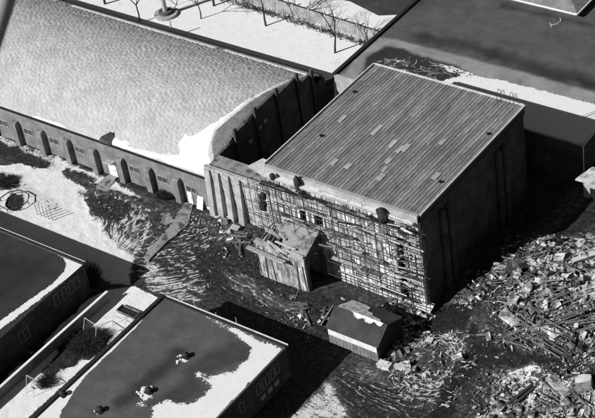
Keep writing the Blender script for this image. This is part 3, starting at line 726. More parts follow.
for i in range(40):    # short boards, ladders and toe boards along the lifts
    z = random.choice(lv[2:])+random.uniform(.05,.9); x_ = random.uniform(4.5, 23); l_ = random.uniform(.8, 3.2)
    mb = MB(); mb.beam((x_, sy1+random.uniform(-.1,.5), z), (min(x_+l_, 25), sy1+random.uniform(-.1,.5), z+random.uniform(-.25,.25)), random.uniform(.08,.26), .05); mb.build('loose_board', M[random.choice(['plank','polelight','tarp','concrete'])], sc)
# dark bundles hanging on the top deck
def lump(name, c, r, m, seed, label, cat, parent=None, group=None, sub=2):
    bm = bmesh.new(); bmesh.ops.create_icosphere(bm, subdivisions=max(sub, 3), radius=1)
    rn = random.Random(seed)
    for v in bm.verts:
        q_ = fbm(np.array([v.co.x*1.6+seed]), np.array([v.co.y*1.6+v.co.z*1.3]), 7, 3)[0]; k_ = .72+.6*float(q_)+rn.uniform(-.03,.03); v.co = Vector((v.co.x*r[0]*k_, v.co.y*r[1]*k_, v.co.z*r[2]*k_))
    me_ = bpy.data.meshes.new(name); bm.to_mesh(me_); bm.free(); me_.materials.append(m)
    o = bpy.data.objects.new(name, me_); COL.objects.link(o); o.location = c
    if label: tag(o, label, cat, group)
    return o
for i, (px, py, r, lb) in enumerate(((299,182,(.45,.35,1.0),'tall dark tarpaulin bundle standing on the hall front ledge near its middle'),
        (379,217,(.6,.45,.8),'dark tarpaulin bundle on the top deck of the scaffolding near the hall corner'),
        (384,209,(.6,.4,.6),'small dark bundle leaning on the parapet near the hall corner'),
        (271,178,(.35,.3,.5),'small dark sack on the ledge at the left end of the hall front'))):
    p = P(px, py, 13.4); lump('tarpaulin_bundle', (p.x, max(-9.4, min(p.y, -9.2)), 13.4 if i != 1 else 12.9), r, M['tarp'], 40+i, lb, 'bundle')
for i, (px, py, z) in enumerate(((263,205,7.2),(262,197,8.2))):
    p = P(px, py, z); lump('tarpaulin_bundle', (max(p.x, -1), p.y, z), (.5,.4,.9-.3*i), M['tarp'], 60+i, ['lower of two dark bundles hung on the scaffolding left of the hall windows','upper of two dark bundles hung on the scaffolding left of the hall windows'][i], 'bundle')

# ------------------------------------------------------------------ large flat-roofed building behind
RZ = 7.0
bk = thing('flat_roof_building', 'very large flat roofed building behind the hall, dark worn roof with snowy front strip', 'building', (12, 40, 0))
RX0, RX1, RY0, RY1 = -6.4, 30.1, 18.6, 75
MB().box(RX0, 4, RY0, RY0+.4, -.3, RZ-.005).build('wall', M['concrete'], bk)  # sunlit stretch of the south wall, its light put into a paler colour
MB().box(4.002, RX1, RY0+.003, RY0+.4, -.3, RZ-.005).build('wall', M['brickdark'], bk)  # same wall where shaded, the shade put into a darker colour
MB().box(RX0, RX0+.4, RY0+.4, RY1, -.3, RZ-.005).build('wall', M['brick'], bk)
MB().box(RX1-.4, RX1, RY0+.4, RY1, -.3, RZ-.005).build('wall', M['brickdark'], bk)
MB().box(RX0+.4, RX1-.4, RY0+.4, RY1, RZ-.5, RZ-.01).build('roof', M['tarlight'], bk)
for a_ in ((RX0-.15, RX0+.35, RY0-.1, RY1),): MB().box(*a_, RZ+.001, RZ+.28).build('parapet', M['coping'], bk)
MB().box(RX0+.36, RX1+.1, RY0-.12, RY0+.12, RZ+.001, RZ+.12).build('coping', M['concrete'], bk)
MB().box(RX1-.15, RX1+.1, RY0+.13, RY1, RZ+.001, RZ+.12).build('coping', M['metal'], bk)
mb = MB(); mb.tube((RX1+.12, RY0-.2, .5), (RX1+.12, RY0-.2, RZ+.1), .07, .07, 8); mb.build('downpipe', M['white'], bk)
W_ = lambda x, y: (x, y, 0)
roofsheet('roofing', RX0+.36, RX1-.16, RY0+.13, 62, RZ+.003, .085, [
 ('t', [(318,-30),(700,-30),(700,8),(480,-6),(420,8),(360,20)], .06, 3, 2),
 ('t', [(412,34),(424,31),(440,36),(462,38),(484,46),(508,52),(530,60),(560,68),(600,78),(640,88),(640,96),(585,86),(540,76),(500,62),(470,52),(440,47),(414,42)], .042, 1.0, .9),
 ('t', [(416,35),(430,33),(437,38),(424,42)], .03, .8, .5), ('t', [(486,51),(502,54),(508,60),(492,58)], .03, .8, .5),
 ('t', [(532,67),(560,74),(580,80),(560,81),(535,74)], .033, .8, .6), ('t', [(576,78),(600,84),(610,92),(584,88)], .025, .6, .6),
 ('t', [(500,2),(600,26),(620,34),(560,20),(500,8)], .04, .7, .6),
 ('t', [W_(RX0+.3,RY0), (340,74), (352,60), (366,45), (380,37), (410,43), (440,51), (487,63), (532,75), (571,86), (600,94), (660,108), W_(RX1,24), W_(RX1,RY0)], .24, .35, .3),
 ('t', [(340,72), (356,56), (352,62), (345,74)], .09, .3, .3),
 ('t', [(366,58),(384,45),(404,49),(430,58),(458,67),(478,78),(470,92),(430,95),(390,84),(360,76)], .03, .45, .5),
 ('s', [(430,87),(446,79),(470,74.5),(506,81),(532,87.5),(571,98),(600,104.5),(650,117),W_(RX1,24),W_(RX1,RY0),W_(5,RY0)], .95, .5, .2),
 ('s', [(432,62),(452,66),(475,74),(470,79),(448,72)], .62, .5, .3),
 ('s', [(385,64),(420,72),(432,80),(400,74)], .50, .6, .4), ('s', [(372,60),(400,56),(424,64),(420,70),(380,68)], .42, .8, .4),
], bk, .22)
def squiggle(par, a_, c_, n, z, m, wd, seed, nm='snow_streak'):
    rn = random.Random(seed); mb = MB()
    for _ in range(n):
        p = P(rn.uniform(a_[0], c_[0]), rn.uniform(a_[1], c_[1]), z); an_ = rn.uniform(-1.2, .3); q = p
        for k_ in range(rn.randint(2,5)):
            an_ += rn.uniform(-.9,.9); r_ = q+Vector((math.cos(an_), math.sin(an_), 0))*rn.uniform(.3,.8); mb.beam(q, r_, wd*rn.uniform(.5,1.3), .03); q = r_
    o = mb.build(nm, m, par); o['kind'] = 'stuff'; return o
squiggle(bk, (376,60), (440,84), 40, RZ+.035, M['gravel'], .14, 5)
squiggle(bk, (380,58), (450,80), 22, RZ+.04, M['concrete'], .09, 6)
mb = MB(); q = P(551,25,RZ+.05)
for px, py in ((557,24),(561,21),(560,18)):
    r_ = P(px, py, RZ+.05); mb.beam(q, r_, .14, .05); q = r_
mb.add([P(549,22,RZ+.06), P(553,25,RZ+.06), P(551,28,RZ+.06)], [(0,1,2)])
mb.build('cable_scrap', M['concrete'], bk)
# hip roof pavilion on the far side of it
hp = thing('hip_roof_house', 'pale hip roofed pavilion on the far side of the big flat roof', 'building', (10, 50, RZ))
c = P(577, 14, 7.75)
x1, y0 = c.x, c.y
MB().box(x1-26, x1-.5, y0+.5, y0+16, RZ+.005, 7.69).build('wall', M['brick'], hp)
b = MB(); b.add([(x1-26.5,y0,7.75),(x1,y0,7.75),(x1,y0+17,7.75),(x1-26.5,y0+17,7.75),(x1-19,y0+8.5,11.6),(x1-8.5,y0+8.5,11.6)], [(0,1,5,4),(1,2,5),(2,3,4,5),(3,0,4),(0,3,2,1)]); b.build('roof', M['brick'], hp)
MB().box(x1-26.5, x1+.05, y0-.14, y0-.01, 7.6, 7.8).build('gutter', M['white'], hp)
MB().box(x1+.01, x1+.14, y0, y0+17, 7.6, 7.8).build('gutter', M['white'], hp)

# ------------------------------------------------------------------ left flat-roofed building and bottom one
LZ = 4.6
def flat_building(x0, x1, y0, y1, label):
    t_ = thing('flat_roof_wing', label, 'building', ((x0+x1)/2, (y0+y1)/2, 0))
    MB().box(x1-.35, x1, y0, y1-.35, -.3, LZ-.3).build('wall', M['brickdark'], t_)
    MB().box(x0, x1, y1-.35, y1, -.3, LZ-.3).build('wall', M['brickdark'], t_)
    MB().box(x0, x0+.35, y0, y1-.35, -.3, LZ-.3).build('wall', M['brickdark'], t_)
    MB().box(x0-.15, x1+.15, y0, y1+.15, LZ-.299, LZ).build('roof', M['tarlight'], t_)
    return t_
lw = flat_building(-60, -13.15, -70, -24.4, 'flat roofed wing at the left edge with dark roof bordered by snow')
roofsheet('roofing', -59.9, -13.05, -69, -24.76, LZ+.003, .035, [
 ('s', [(-40,212),(82,264),(84.5,265.5),(0,329.5),(-60,374),(-64,366),(0,321),(30,299),(52,284),(64,272),(67,264),(62,257),(45,249),(25,239),(-40,214)], 1.0, .35, .12),
 ('t', [(-20,250),(40,262),(50,272),(20,290),(-20,310)], .022, 1.5, 1.0)], lw, .2)
MB().box(-60.1, -13.0, -24.6, -24.28, LZ+.001, LZ+.12).build('coping', M['coping'], lw)
MB().box(-60.1, -13.0, -24.27, -24.22, LZ-.25, LZ+.19).build('edge_trim', M['metal'], lw)
for y, pn in ((-29.8,1),(-28.4,1),(-27.2,1),(-26.2,1),(-35.6,2),(-41,2),(-46,2)): window(lw, y, -13.15, 2.2 if y > -30 else 1.4, 3.9 if y > -30 else 3.0, .8 if pn == 1 else 1.6, pn, 'E')
bw_ = flat_building(-.6, 16.95, -75, -24.55, 'flat roofed wing at the bottom with grey roof, snow drift and snowy vents')
NY = -24.4
MB().box(-.8, -.35, -75, NY, LZ+.001, LZ+.2).build('coping', M['coping'], bw_)
MB().box(-.34, 17.1, NY-.4, NY-.15, LZ+.001, LZ+.12).build('coping', M['coping'], bw_)
MB().box(-.9, 17.15, NY+.003, NY+.07, LZ-.2, LZ+.2).build('edge_trim', M['metal'], bw_)
roofsheet('roofing', -.34, 16.9, -70, NY-.46, LZ+.003, .088, [
 ('t', [(112,402),(130,388),(160,362),(176,347),(188,348),(184,358),(165,376),(142,396),(118,408)], .035, .7, .5),
 ('t', [(205,352),(240,340),(252,346),(250,358),(220,370),(200,378),(208,392),(175,408),(150,404),(180,380)], .05, .9, .7),
 ('s', [(207,317),(281,349),(284,350),(213,420),(150,480),(125,470),(148,425),(153,408),(166,399),(188,404),(204,396),(210,386),(204,380),(209,376),(232,371),(248,360),(252,348),(240,338),(224,327)], 1.05, .9, .4),
 ('s', [(146,313),(140,323),(112,351),(84,377),(62,410),(50,470),(-10,480),(30,420),(80,376),(110,346)], 1.0, .2, .12),
 ('s', [(192,373),(201,369),(207,374),(205,381),(196,379)], .62, .5, .3), ('s', [(136,404),(143,398),(148,404),(141,411)], .6, .5, .2), ('s', [(140,397),(144,391),(153,392),(153,398),(145,400)], .8, .35, .25), ('s', [(180,360),(183,354),(189,356),(188,361),(183,363)], .75, .35, .25)], bw_, .16)
def roofvent(px, py, sn, label):
    p = P(px, py, LZ); t_ = thing('roof_vent', label, 'vent', (p.x, p.y, LZ+.01))
    mb = MB(); mb.tube(p+Vector((.0,0,.011)), p+Vector((0,0,.45)), .22, .22, 10); mb.tube(p+Vector((0,0,.45)), p+Vector((0,0,.62)), .4, .12, 10); mb.build('cowl', M['tarp'], t_)
    MB().box(p.x-.4, p.x+.4, p.y-.4, p.y+.4, LZ+.012, LZ+.14).build('curb', M['coping'], t_)
    if sn:
        r5 = random.Random(int(px)); mb = MB()
        for k_ in range(int(9*sn)):
            a_ = r5.gauss(-.45,.33)*sn; c_ = r5.gauss(-.4,.36)*sn; w_ = r5.uniform(.12,.36)*sn; h_ = r5.uniform(.03,.12)*sn
            base_ = [(p.x+a_+w_*math.cos(t_)*r5.uniform(.6,1.1), p.y+c_+w_*math.sin(t_)*r5.uniform(.6,1.1), LZ+.012) for t_ in np.linspace(0,2*PI,8)[:-1]]
            mid_ = [(p.x+a_+(v[0]-p.x-a_)*.7, p.y+c_+(v[1]-p.y-c_)*.7, LZ+h_*r5.uniform(.6,.9)) for v in base_]
            mb.add(base_+mid_+[(p.x+a_, p.y+c_, LZ+h_)], [(i_,(i_+1)%7,7+(i_+1)%7,7+i_) for i_ in range(7)]+[(7+i_,7+(i_+1)%7,14) for i_ in range(7)])
        mb.build('snow_cap', M['whiteboard'], t_, smooth=True)['kind'] = 'stuff'
roofvent(186, 357, 1.1, 'snow capped vent at the right end of the stain on the bottom roof')
roofvent(149, 392, 1.3, 'largest snow heaped vent on the bottom roof beside the drift')
roofvent(63, 395, .7, 'snow dusted vent beside the left edge of the bottom roof')
roofvent(100, 411, .6, 'small vent at the bottom edge of the picture on the flat roof')
for px, py, l_ in ((188,314,1.0),(231,330,1.0),(210,322,.5)):
    p = P(px, py, LZ); mb = MB(); mb.tube((p.x, NY+.12, LZ-.6), (p.x, NY+.12, LZ+l_), .04); mb.build('pipe_stub', M['palepipe'], bw_)
for y, z0, z1 in ((-30.0,2.1,3.6),(-29.0,2.1,3.6),(-28.4,2.2,3.6),(-27.4,2.2,3.6),(-26.6,2.3,3.6),(-33,2.0,3.4),(-36,2.0,3.4)): window(bw_, y, 16.95, z0, z1, .7, 1, 'E')
for y in (-29.5,-28.3,-27.1): MB().box(16.953, 17.05, y-.4, y+.4, .9, 1.5).build('vent_grille', M['frame'], bw_)

# ------------------------------------------------------------------ courtyard
cw = thing('garden_wall', 'low snow topped wall running along the shaded side of the left wing', 'wall', (-11.5,-30,0))
a_ = P(107,291,1.45); c_ = P(-60,440,1.45)
mb = MB(); mb.beam((a_.x,a_.y,.6), (c_.x,c_.y,.6), .25, 1.5); mb.build('wall', M['brick'], cw)
mb = MB(); mb.beam((a_.x,a_.y,1.41), (c_.x,c_.y,1.41), .34, .1); mb.build('snow_cover', M['snow'], cw)
def aframe(p, q, h, label, name='swing_frame', seat=True):
    p = Vector(p); q = Vector(q); t_ = thing(name, label, 'swing frame', ((p.x+q.x)/2, (p.y+q.y)/2, gz(p.x,p.y)))
    d = (q-p).normalized(); s_ = Vector((-d.y, d.x, 0))*.75; z = gz(p.x,p.y)
    for e in (p, q):
        for sg in (-1, 1):
            mb = MB(); mb.tube((e.x+s_.x*sg, e.y+s_.y*sg, z-.1), (e.x, e.y, z+h), .035); mb.build('leg', M['palepipe'], t_)
    mb = MB(); mb.tube((p.x,p.y,z+h), (q.x,q.y,z+h), .04); mb.build('top_bar', M['palepipe'], t_)
    if seat:
        m_ = (p+q)/2; st_ = MB(); st_.box(m_.x-.25,m_.x+.25,m_.y-.1,m_.y+.1,z+.5,z+.54); so = st_.build('seat', M['rail'], t_)
        mb = MB()
        for sg in (-.22,.22): mb.tube((m_.x+sg,m_.y,z+.53), (m_.x+sg,m_.y,z+h), .012, n=4)
        mb.build('chains', M['rail'], so)
    return t_
aframe(P(88,330), P(100,338), 2.0, 'pale pipe swing frame beside the dark bush in the courtyard')
aframe(P(31,389), P(38,393), 2.2, 'pale pipe swing frame at the lower end of the courtyard')
aframe(P(116,322), P(128,327), 1.2, 'low pale pipe frame in the courtyard nearest the sand bin', seat=False)
sb = thing('sand_bin', 'shallow slatted sand bin in the courtyard snow beside the bottom wing', 'sand bin', (-4.6,-22.8,0))
p = P(129,313); z = gz(p.x,p.y)
for dx0, dx1, dy0, dy1 in ((-1.5,1.5,-.6,-.5),(-1.5,1.5,.5,.6),(-1.5,-1.4,-.5,.5),(1.4,1.5,-.5,.5)):
    MB().box(p.x+dx0, p.x+dx1, p.y+dy0, p.y+dy1, z-.1, z+.35).build('side_board', M['plank'], sb)
for i in range(6): MB().box(p.x-1.35+i*.46, p.x-1.1+i*.46, p.y-.49, p.y+.49, z+.1, z+.16).build('slat', M['tarp'], sb)

# bushes and trees: forked, leafless
def tree_mesh(h, r, seed, spread=.6, levels=5, lean=(0,0)):
    rn = random.Random(seed); trunk = MB(); crown = MB()
    def grow(p, d, l_, r_, lev):
        q = p+d*l_; mid = p+d*l_*.5+Vector((rn.uniform(-1,1), rn.uniform(-1,1), 0))*l_*.06
        mb = trunk if lev == 0 else crown
        n_ = 8 if lev == 0 else (5 if lev < 3 else 3)
        mb.tube(p, mid, r_, r_*.85, n_); mb.tube(mid, q, r_*.85, r_*.68, n_)
        if lev >= levels: return
        for k_ in range(3 if lev < 2 else rn.choice([2,3])):
            ax = Vector((rn.uniform(-1,1), rn.uniform(-1,1), rn.uniform(-.25,.5))).normalized()
            nd = (d*.75+ax*spread*(1.0 if k_ else .45)).normalized(); nd.z = max(nd.z, -.05)
            grow(q, nd.normalized(), l_*rn.uniform(.62,.82), r_*rn.uniform(.52,.68), lev+1)
    grow(Vector((0,0,-.15)), Vector((lean[0], lean[1], 1)).normalized(), h*.36, r, 0)
    return trunk, crown
def tree(px, py, h, r, seed, label, spread=.6, levels=6, lean=(0,0), name='bare_tree', group='leafless trees of the north yard'):
    p = P(px, py); p.z = gz(p.x, p.y)
    t_ = thing(name, label, 'tree', p, group); tk, cr = tree_mesh(h, r, seed, spread, levels, lean)
    for mb, nm, m_ in ((tk,'trunk','bark'),(cr,'crown','twig')):
        mb.v = [(v[0]+p.x, v[1]+p.y, v[2]+p.z) for v in mb.v]; mb.build(nm, M[m_], t_)
tree(266,26, 7.5, .16, 3, 'slim bare tree on the snow near the fence, left of the curved one')
tree(335,53, 7.5, .17, 9, 'bare tree with curved trunk on the snow nearest the big flat roof', lean=(.05,.15))
tree(140,23, 9, .13, 5, 'thin bare tree on the snow edge left of the round plinth')
tree(201,19, 6.5, .11, 6, 'thin bare tree right of the round plinth')
tree(214,6, 7.5, .2, 8, 'bare tree with wide crown at the top edge by the fence end')
tree(368,44, 5.0, .09, 12, 'small bare tree pressed against the fence near the flat roof corner')
tree(297,16, 5.0, .08, 15, 'small bare tree growing along the middle of the fence')
tree(105,4, 9, .2, 22, 'bare tree at the top edge behind the barrel roof')
tree(128,-22, 10, .25, 24, 'large bare tree beyond the top edge')
def bush(c, r, h, n_, seed, label, lean=0):
    rn = random.Random(seed); t_ = thing('bare_bush', label, 'bush', c); mb = MB(); st_ = MB()
    for i in range(n_):
        a_ = rn.uniform(0,2*PI); rr = r*math.sqrt(rn.random()); b0 = Vector((c[0]+rr*.5*math.cos(a_), c[1]+rr*.5*math.sin(a_), c[2]-.05))
        tip = Vector((c[0]+rr*math.cos(a_)*1.1, c[1]+rr*math.sin(a_)*1.1, c[2]+h*rn.uniform(.35,1)*(1-.4*(rr/r)**2)))
        (st_ if i < n_*.1 else mb).tube(b0, tip, .03, .012, 3)
        for k_ in range(5):
            s_ = b0.lerp(tip, rn.uniform(.3,1)); mb.tube(s_, s_+Vector((rn.uniform(-.35,.35), rn.uniform(-.35,.35), rn.uniform(-.05,.35))), .018, .008, 3)
            for q_ in range(2):
                e = s_+Vector((rn.uniform(-.3,.3), rn.uniform(-.3,.3), rn.uniform(-.1,.3))); w_ = .05
                mb.add([e, e+Vector((w_,rn.uniform(-w_,w_),.02)), e+Vector((0,w_,rn.uniform(-w_,w_)))], [(0,1,2)])
    st_.build('stems', M['bark'], t_); mb.build('twigs', M['twig'], t_)
def bpos(px, py): p = G(px, py); return Vector((p.x, p.y, gz(p.x,p.y)))
bush(bpos(86,344), 2.3, 1.0, 380, 3, 'largest dark leafless bush in the courtyard beside the bottom wing')
bush(bpos(99,337), 1.3, .8, 150, 33, 'dark leafless bush touching the right of the largest courtyard bush')
bush(bpos(46,383), 1.1, .8, 150, 4, 'dark leafless bush at the lower end of the courtyard')
bush(bpos(7,183), 1.5, .7, 130, 5, 'dark leafless bush at the left edge of the snowy lawn')
bush(bpos(88,284), 1.9, 3.4, 500, 6, 'tall dark bush against the corner of the left wing')
bush(bpos(165,197), 1.1, .8, 300, 7, 'low dark bush in front of the barrel building near its second door')
bush(bpos(70,290), 1.0, 1.2, 300, 8, 'dark bush in the shade below the left wing windows')

# playground pieces on the lawn
def octa(px, py, r, label):
    p = bpos(px, py); t_ = thing('octagonal_climbing_ring', label, 'climbing ring', p)
    pts = [Vector((p.x+r*math.cos(2*PI*i/8+.3), p.y+r*math.sin(2*PI*i/8+.3), p.z+.55)) for i in range(8)]
    for i in range(8):
        mb = MB(); mb.tube(pts[i], pts[(i+1)%8], .07); mb.build('rail', M['rail'], t_)
        mb = MB(); mb.tube(pts[i]-Vector((0,0,.65)), pts[i], .05); mb.build('post', M['rail'], t_)
octa(15, 203, 2.05, 'dark octagonal pipe ring standing on the snowy lawn')
hb = thing('post_row', 'row of five pale posts casting slanting shadows on the snowy lawn', 'posts', bpos(44,217))
prev = None
for i in range(5):
    p = bpos(37.5+i*3.7, 214.6+i*1.5); h_ = 1.9
    mb = MB(); mb.tube(p-Vector((0,0,.1)), p+Vector((0,0,h_)), .07, .07, 6); mb.build('post', M['palepipe'], hb)
    tp = p+Vector((0,0,h_))
    prev = tp

# paths and slabs
def pathsheet(name, pts, z=.07, m='path', th=.01, amp=.28):
    q = [tuple(G(*p)[:2]) for p in pts]; o = MB().prism(ragged(q, z, amp, .6, 5, True), -.1, z+th).build(name, M[m]); tag(o, kind='structure'); return o
pathsheet('path', [(184,203),(193,205),(189,224),(158,251),(149,262),(143,258),(151,247),(172,226),(177,215)], .16)
pathsheet('path', [(95,186),(112,173),(119,177),(108,190),(130,198),(166,213),(164,218),(120,203)], .14)
pathsheet('path', [(150,205),(168,211),(176,222),(166,226),(148,215)], .12)

def slab(name, px, py, size, rot, m, label, cat, z=0.0, group=None):
    p = G(px, py); t_ = MB(); sx, sy, sz = size
    t_.box(-sx/2, sx/2, -sy/2, sy/2, -sz/2, sz/2)
    # chip the corners a little so it is not a bare box
    rn = random.Random(int(px*7+py)); t_.v = [(x*(1-rn.uniform(0,.06)), y*(1-rn.uniform(0,.06)), zz) for x, y, zz in t_.v]
    o = t_.build(name, M[m]); o.location = (p.x, p.y, gz(p.x,p.y)+z); o.rotation_euler = rot
    tag(o, label, cat, group)
    mb = MB(); 
    for e in (-.3,.3): mb.box(sx*e-.05, sx*e+.05, -sy/2+.05, sy/2-.05, -sz/2-.06, -sz/2-.002)
    q = mb.build('batten', M['plank']); q.parent = o
    return o
slab('board', 215.5, 210, (1.5,2.0,.1), (.75,.1,-.25), 'white', 'pale board leaning at the corner of the barrel building by the fins', 'board', .8)
slab('board', 201.5, 209, (1.0,1.9,.1), (1.25,.0,.0), 'white', 'white upright board leaning on the barrel building wall near its corner', 'board', .95)
slab('board', 426, 312, (1.9,1.3,.12), (.35,.15,.1), 'whiteboard', 'pale slab propped on the mud below the corner of the hall', 'board', .6)
slab('board', 236, 233, (1.2,.8,.1), (.1,.05,.1), 'concrete', 'small grey board lying in the mud before the link building', 'board', .3)

# ------------------------------------------------------------------ shed
sh_ = thing('shed', 'dark tarred shed with white board along its eave, snow on the far roof slope', 'shed', (21,-16.5,0))
X0, X1, Y0, Y1, ZE, ZR = 17.7, 24.35, -18.1, -13.3, 2.35, 3.95
YR = -16.0
MB().box(X0, X1, Y0, Y0+.12, -.2, 1.7).build('wall', M['sheet'], sh_)
b = MB()
for i in range(14): b.box(X0+i*(X1-X0)/14+.02, X0+(i+1)*(X1-X0)/14-.02, Y0-.05, Y0-.003, -.1, 1.66)
b.build('cladding', M['sheet'], sh_)
MB().box(X0+.1, X1-.02, Y0-.16, Y0-.055, 1.5, 2.28).build('eave_board', M['whiteboard'], sh_)
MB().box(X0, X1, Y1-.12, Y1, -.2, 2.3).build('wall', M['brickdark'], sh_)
for xx in (X0, X1-.12):
    b = MB(); b.add([(xx,Y0+.12,-.2),(xx,Y1-.12,-.2),(xx,Y1-.12,2.4),(xx,YR,3.8),(xx,Y0+.12,2.3),(xx+.12,Y0+.12,-.2),(xx+.12,Y1-.12,-.2),(xx+.12,Y1-.12,2.4),(xx+.12,YR,3.8),(xx+.12,Y0+.12,2.3)],
        [(4,3,2,1,0),(5,6,7,8,9),(0,1,6,5),(1,2,7,6),(2,3,8,7),(3,4,9,8),(4,0,5,9)]); b.build('gable', M['tarp'], sh_)
def slope(y0, z0, y1, z1, nm, m_, x0=X0-.25, x1=X1+.2, th=.1):
    b = MB(); b.add([(x0,y0,z0),(x1,y0,z0),(x1,y1,z1),(x0,y1,z1),(x0,y0,z0+th),(x1,y0,z0+th),(x1,y1,z1+th),(x0,y1,z1+th)], [(0,3,2,1),(4,5,6,7),(0,1,5,4),(1,2,6,5),(2,3,7,6),(3,0,4,7)]); return b.build(nm, m_, sh_)
slope(Y0-.14, 2.3, YR, 3.85, 'roof', M['tar']); slope(YR+.002, 3.85, Y1+.2, 2.7, 'roof', M['tar'])
def slope_patch(pts, f, seed, th=.05):
    q = ragged(pts, 0, .18, .18, seed, True); tri_ = tessellate_polygon([[Vector((a_, c_, 0)) for a_, c_ in q]]); n_ = len(q)
    o = MB().add([(a_, c_, f(c_)) for a_, c_ in q]+[(a_, c_, f(c_)+th) for a_, c_ in q], [tuple(t) for t in tri_]+[tuple(n_+i for i in t) for t in tri_]+[(i,(i+1)%n_,n_+(i+1)%n_,n_+i) for i in range(n_)]).build('snow_cover', M['snowdirty'], sh_); o['kind'] = 'stuff'
s_ = (2.7-3.85)/(Y1+.2-YR); q_ = (3.85-2.3)/(YR-Y0+.14)
fF = lambda y: 3.955+s_*(y-YR); fN = lambda y: 3.955+q_*(y-YR)
slope_patch([(X0+.2,YR+.03,.02),(X0+5.9,YR+.03,.02),(X0+5.6,YR+.5),(X0+4.3,YR+.6),(X0+4.0,YR+1.2),(X0+3.2,YR+1.3),(X0+2.9,YR+2.3),(X0+.3,YR+2.4)], fF, 41)
slope_patch([(X0+2.0,YR-.01,.0),(X0+6.3,YR-.01,.0),(X0+6.2,YR-.28),(X0+5.2,YR-.2),(X0+4.9,YR-.5),(X0+4.2,YR-.45),(X0+3.8,YR-.2),(X0+3.2,YR-.42),(X0+2.6,YR-.36)], fN, 43)
# ------------------------------------------------------------------ hut at the right edge
ht = thing('site_hut', 'small pale hut with broken snowy roof slab at the right edge', 'hut', (34, 17, 3))
p = G(589,197); hz = p.z
MB().box(p.x-.6, p.x+2.2, p.y-.2, p.y+2.2, hz-.4, hz+2.6).build('wall', M['concrete'], ht)
mb = MB(); mb.prism(ragged([(p.x-1.3,p.y-.6,.5),(p.x+2.6,p.y-.7),(p.x+2.6,p.y+2.6),(p.x-.7,p.y+2.2)], 0, .25, .5, 8, True), hz+2.61, hz+2.8); mb.build('roof', M['snowdirty'], ht)
MB().box(p.x+.3, p.x+1.0, p.y-.26, p.y-.203, hz-.2, hz+1.6).build('door', M['dark'], ht)

# ------------------------------------------------------------------ north yard
fn = thing('yard_fence', 'long stained concrete fence with posts between the snowy yard and the street', 'fence', (-30,38,0))
fa_, fb_ = P(205,-12), P(392,47)
fdir = (fb_-fa_).normalized(); L_ = (fb_-fa_).length; nf = int(L_/2.9)
for i in range(nf):
    p = fa_+fdir*(L_*i/nf); q = fa_+fdir*(L_*(i+1)/nf); g_ = fdir*.12
    mb = MB(); mb.beam(p+g_+Vector((0,0,.95)), q-g_+Vector((0,0,.95)), .12, 1.9); mb.build('panel', M['fencewall'], fn)
    mb = MB(); mb.beam(p+Vector((0,0,-.1)), p+Vector((0,0,2.3)), .2); mb.build('post', M['concrete'], fn)
rd = MB().prism([tuple(P(*q)[:2]) for q in ((318,-4),(350,2),(378,16),(402,15),(470,-20),(400,-60),(200,-60),(230,-30))], .1, .16).build('road', M['road']); tag(rd, kind='structure')
hd = MB(); rn = random.Random(4)
for i in range(1000):
    t_ = rn.random(); p = fa_+fdir*L_*t_+Vector((rn.uniform(-.3,.3), rn.gauss(-1.3,.35), 0)); q = p+Vector((rn.uniform(-.4,.4), rn.uniform(-.4,.4), rn.uniform(.3,.9))); hd.tube(p, q, .035, .015, 3)
tag(hd.build('hedge_scrub', M['twig']), kind='stuff')
pl = thing('round_plinth_mast', 'thick tapering mast on a stepped round plinth in the snowy yard', 'mast', P(166,15))
p = P(166,15); mb = MB(); mb.tube((p.x,p.y,-.1), (p.x,p.y,.35), 1.9, 1.8, 16); mb.build('plinth', M['concrete'], pl)
mb = MB(); mb.tube((p.x,p.y,.351), (p.x,p.y,.75), 1.1, 1.0, 16); mb.build('step', M['tarlight'], pl)
mb = MB(); mb.tube((p.x,p.y,.751), (p.x,p.y,9), .38, .2, 12); mb.build('shaft', M['concrete'], pl)
lp = thing('yard_post', 'short pale post with dark foot just in front of the round plinth', 'post', P(173,37))
p = P(173,37); mb = MB(); mb.tube((p.x,p.y,.5), (p.x,p.y,2.8), .12, .1, 8); mb.build('shaft', M['palepipe'], lp)
mb = MB(); mb.tube((p.x,p.y,-.1), (p.x,p.y,.5), .28, .2, 8); mb.build('foot', M['coping'], lp)

# ------------------------------------------------------------------ debris
def chunk_mesh(seed, kind):
    rn = random.Random(seed); bm = bmesh.new(); bmesh.ops.create_cube(bm, size=1)
    if kind == 'block': s_ = (1, rn.uniform(.5,.9), rn.uniform(.35,.7)); j = .075
    elif kind == 'slab': s_ = (1, rn.uniform(.4,.85), rn.uniform(.12,.2)); j = .07
    else: s_ = (1, rn.uniform(.05,.085), .035); j = .0
    if kind != 'plank': bmesh.ops.subdivide_edges(bm, edges=bm.edges[:], cuts=1, use_grid_fill=True)
    for v in bm.verts:
        if kind != 'plank': v.co += Vector((rn.uniform(-j,j), rn.uniform(-j,j), rn.uniform(-j*.7,j*.7)))
        v.co = Vector((v.co.x*s_[0], v.co.y*s_[1], v.co.z*s_[2]))
    me_ = bpy.data.meshes.new(kind); bm.to_mesh(me_); bm.free(); me_.materials.append(M['plank'] if kind == 'plank' else M['rubble']); return me_
CH = {k_: [chunk_mesh(100+i+hash_*20, k_) for i in range(7)] for hash_, k_ in enumerate(('block','slab','plank'))}
NMS = dict(block='rubble_block', slab='broken_slab', plank='timber_plank')
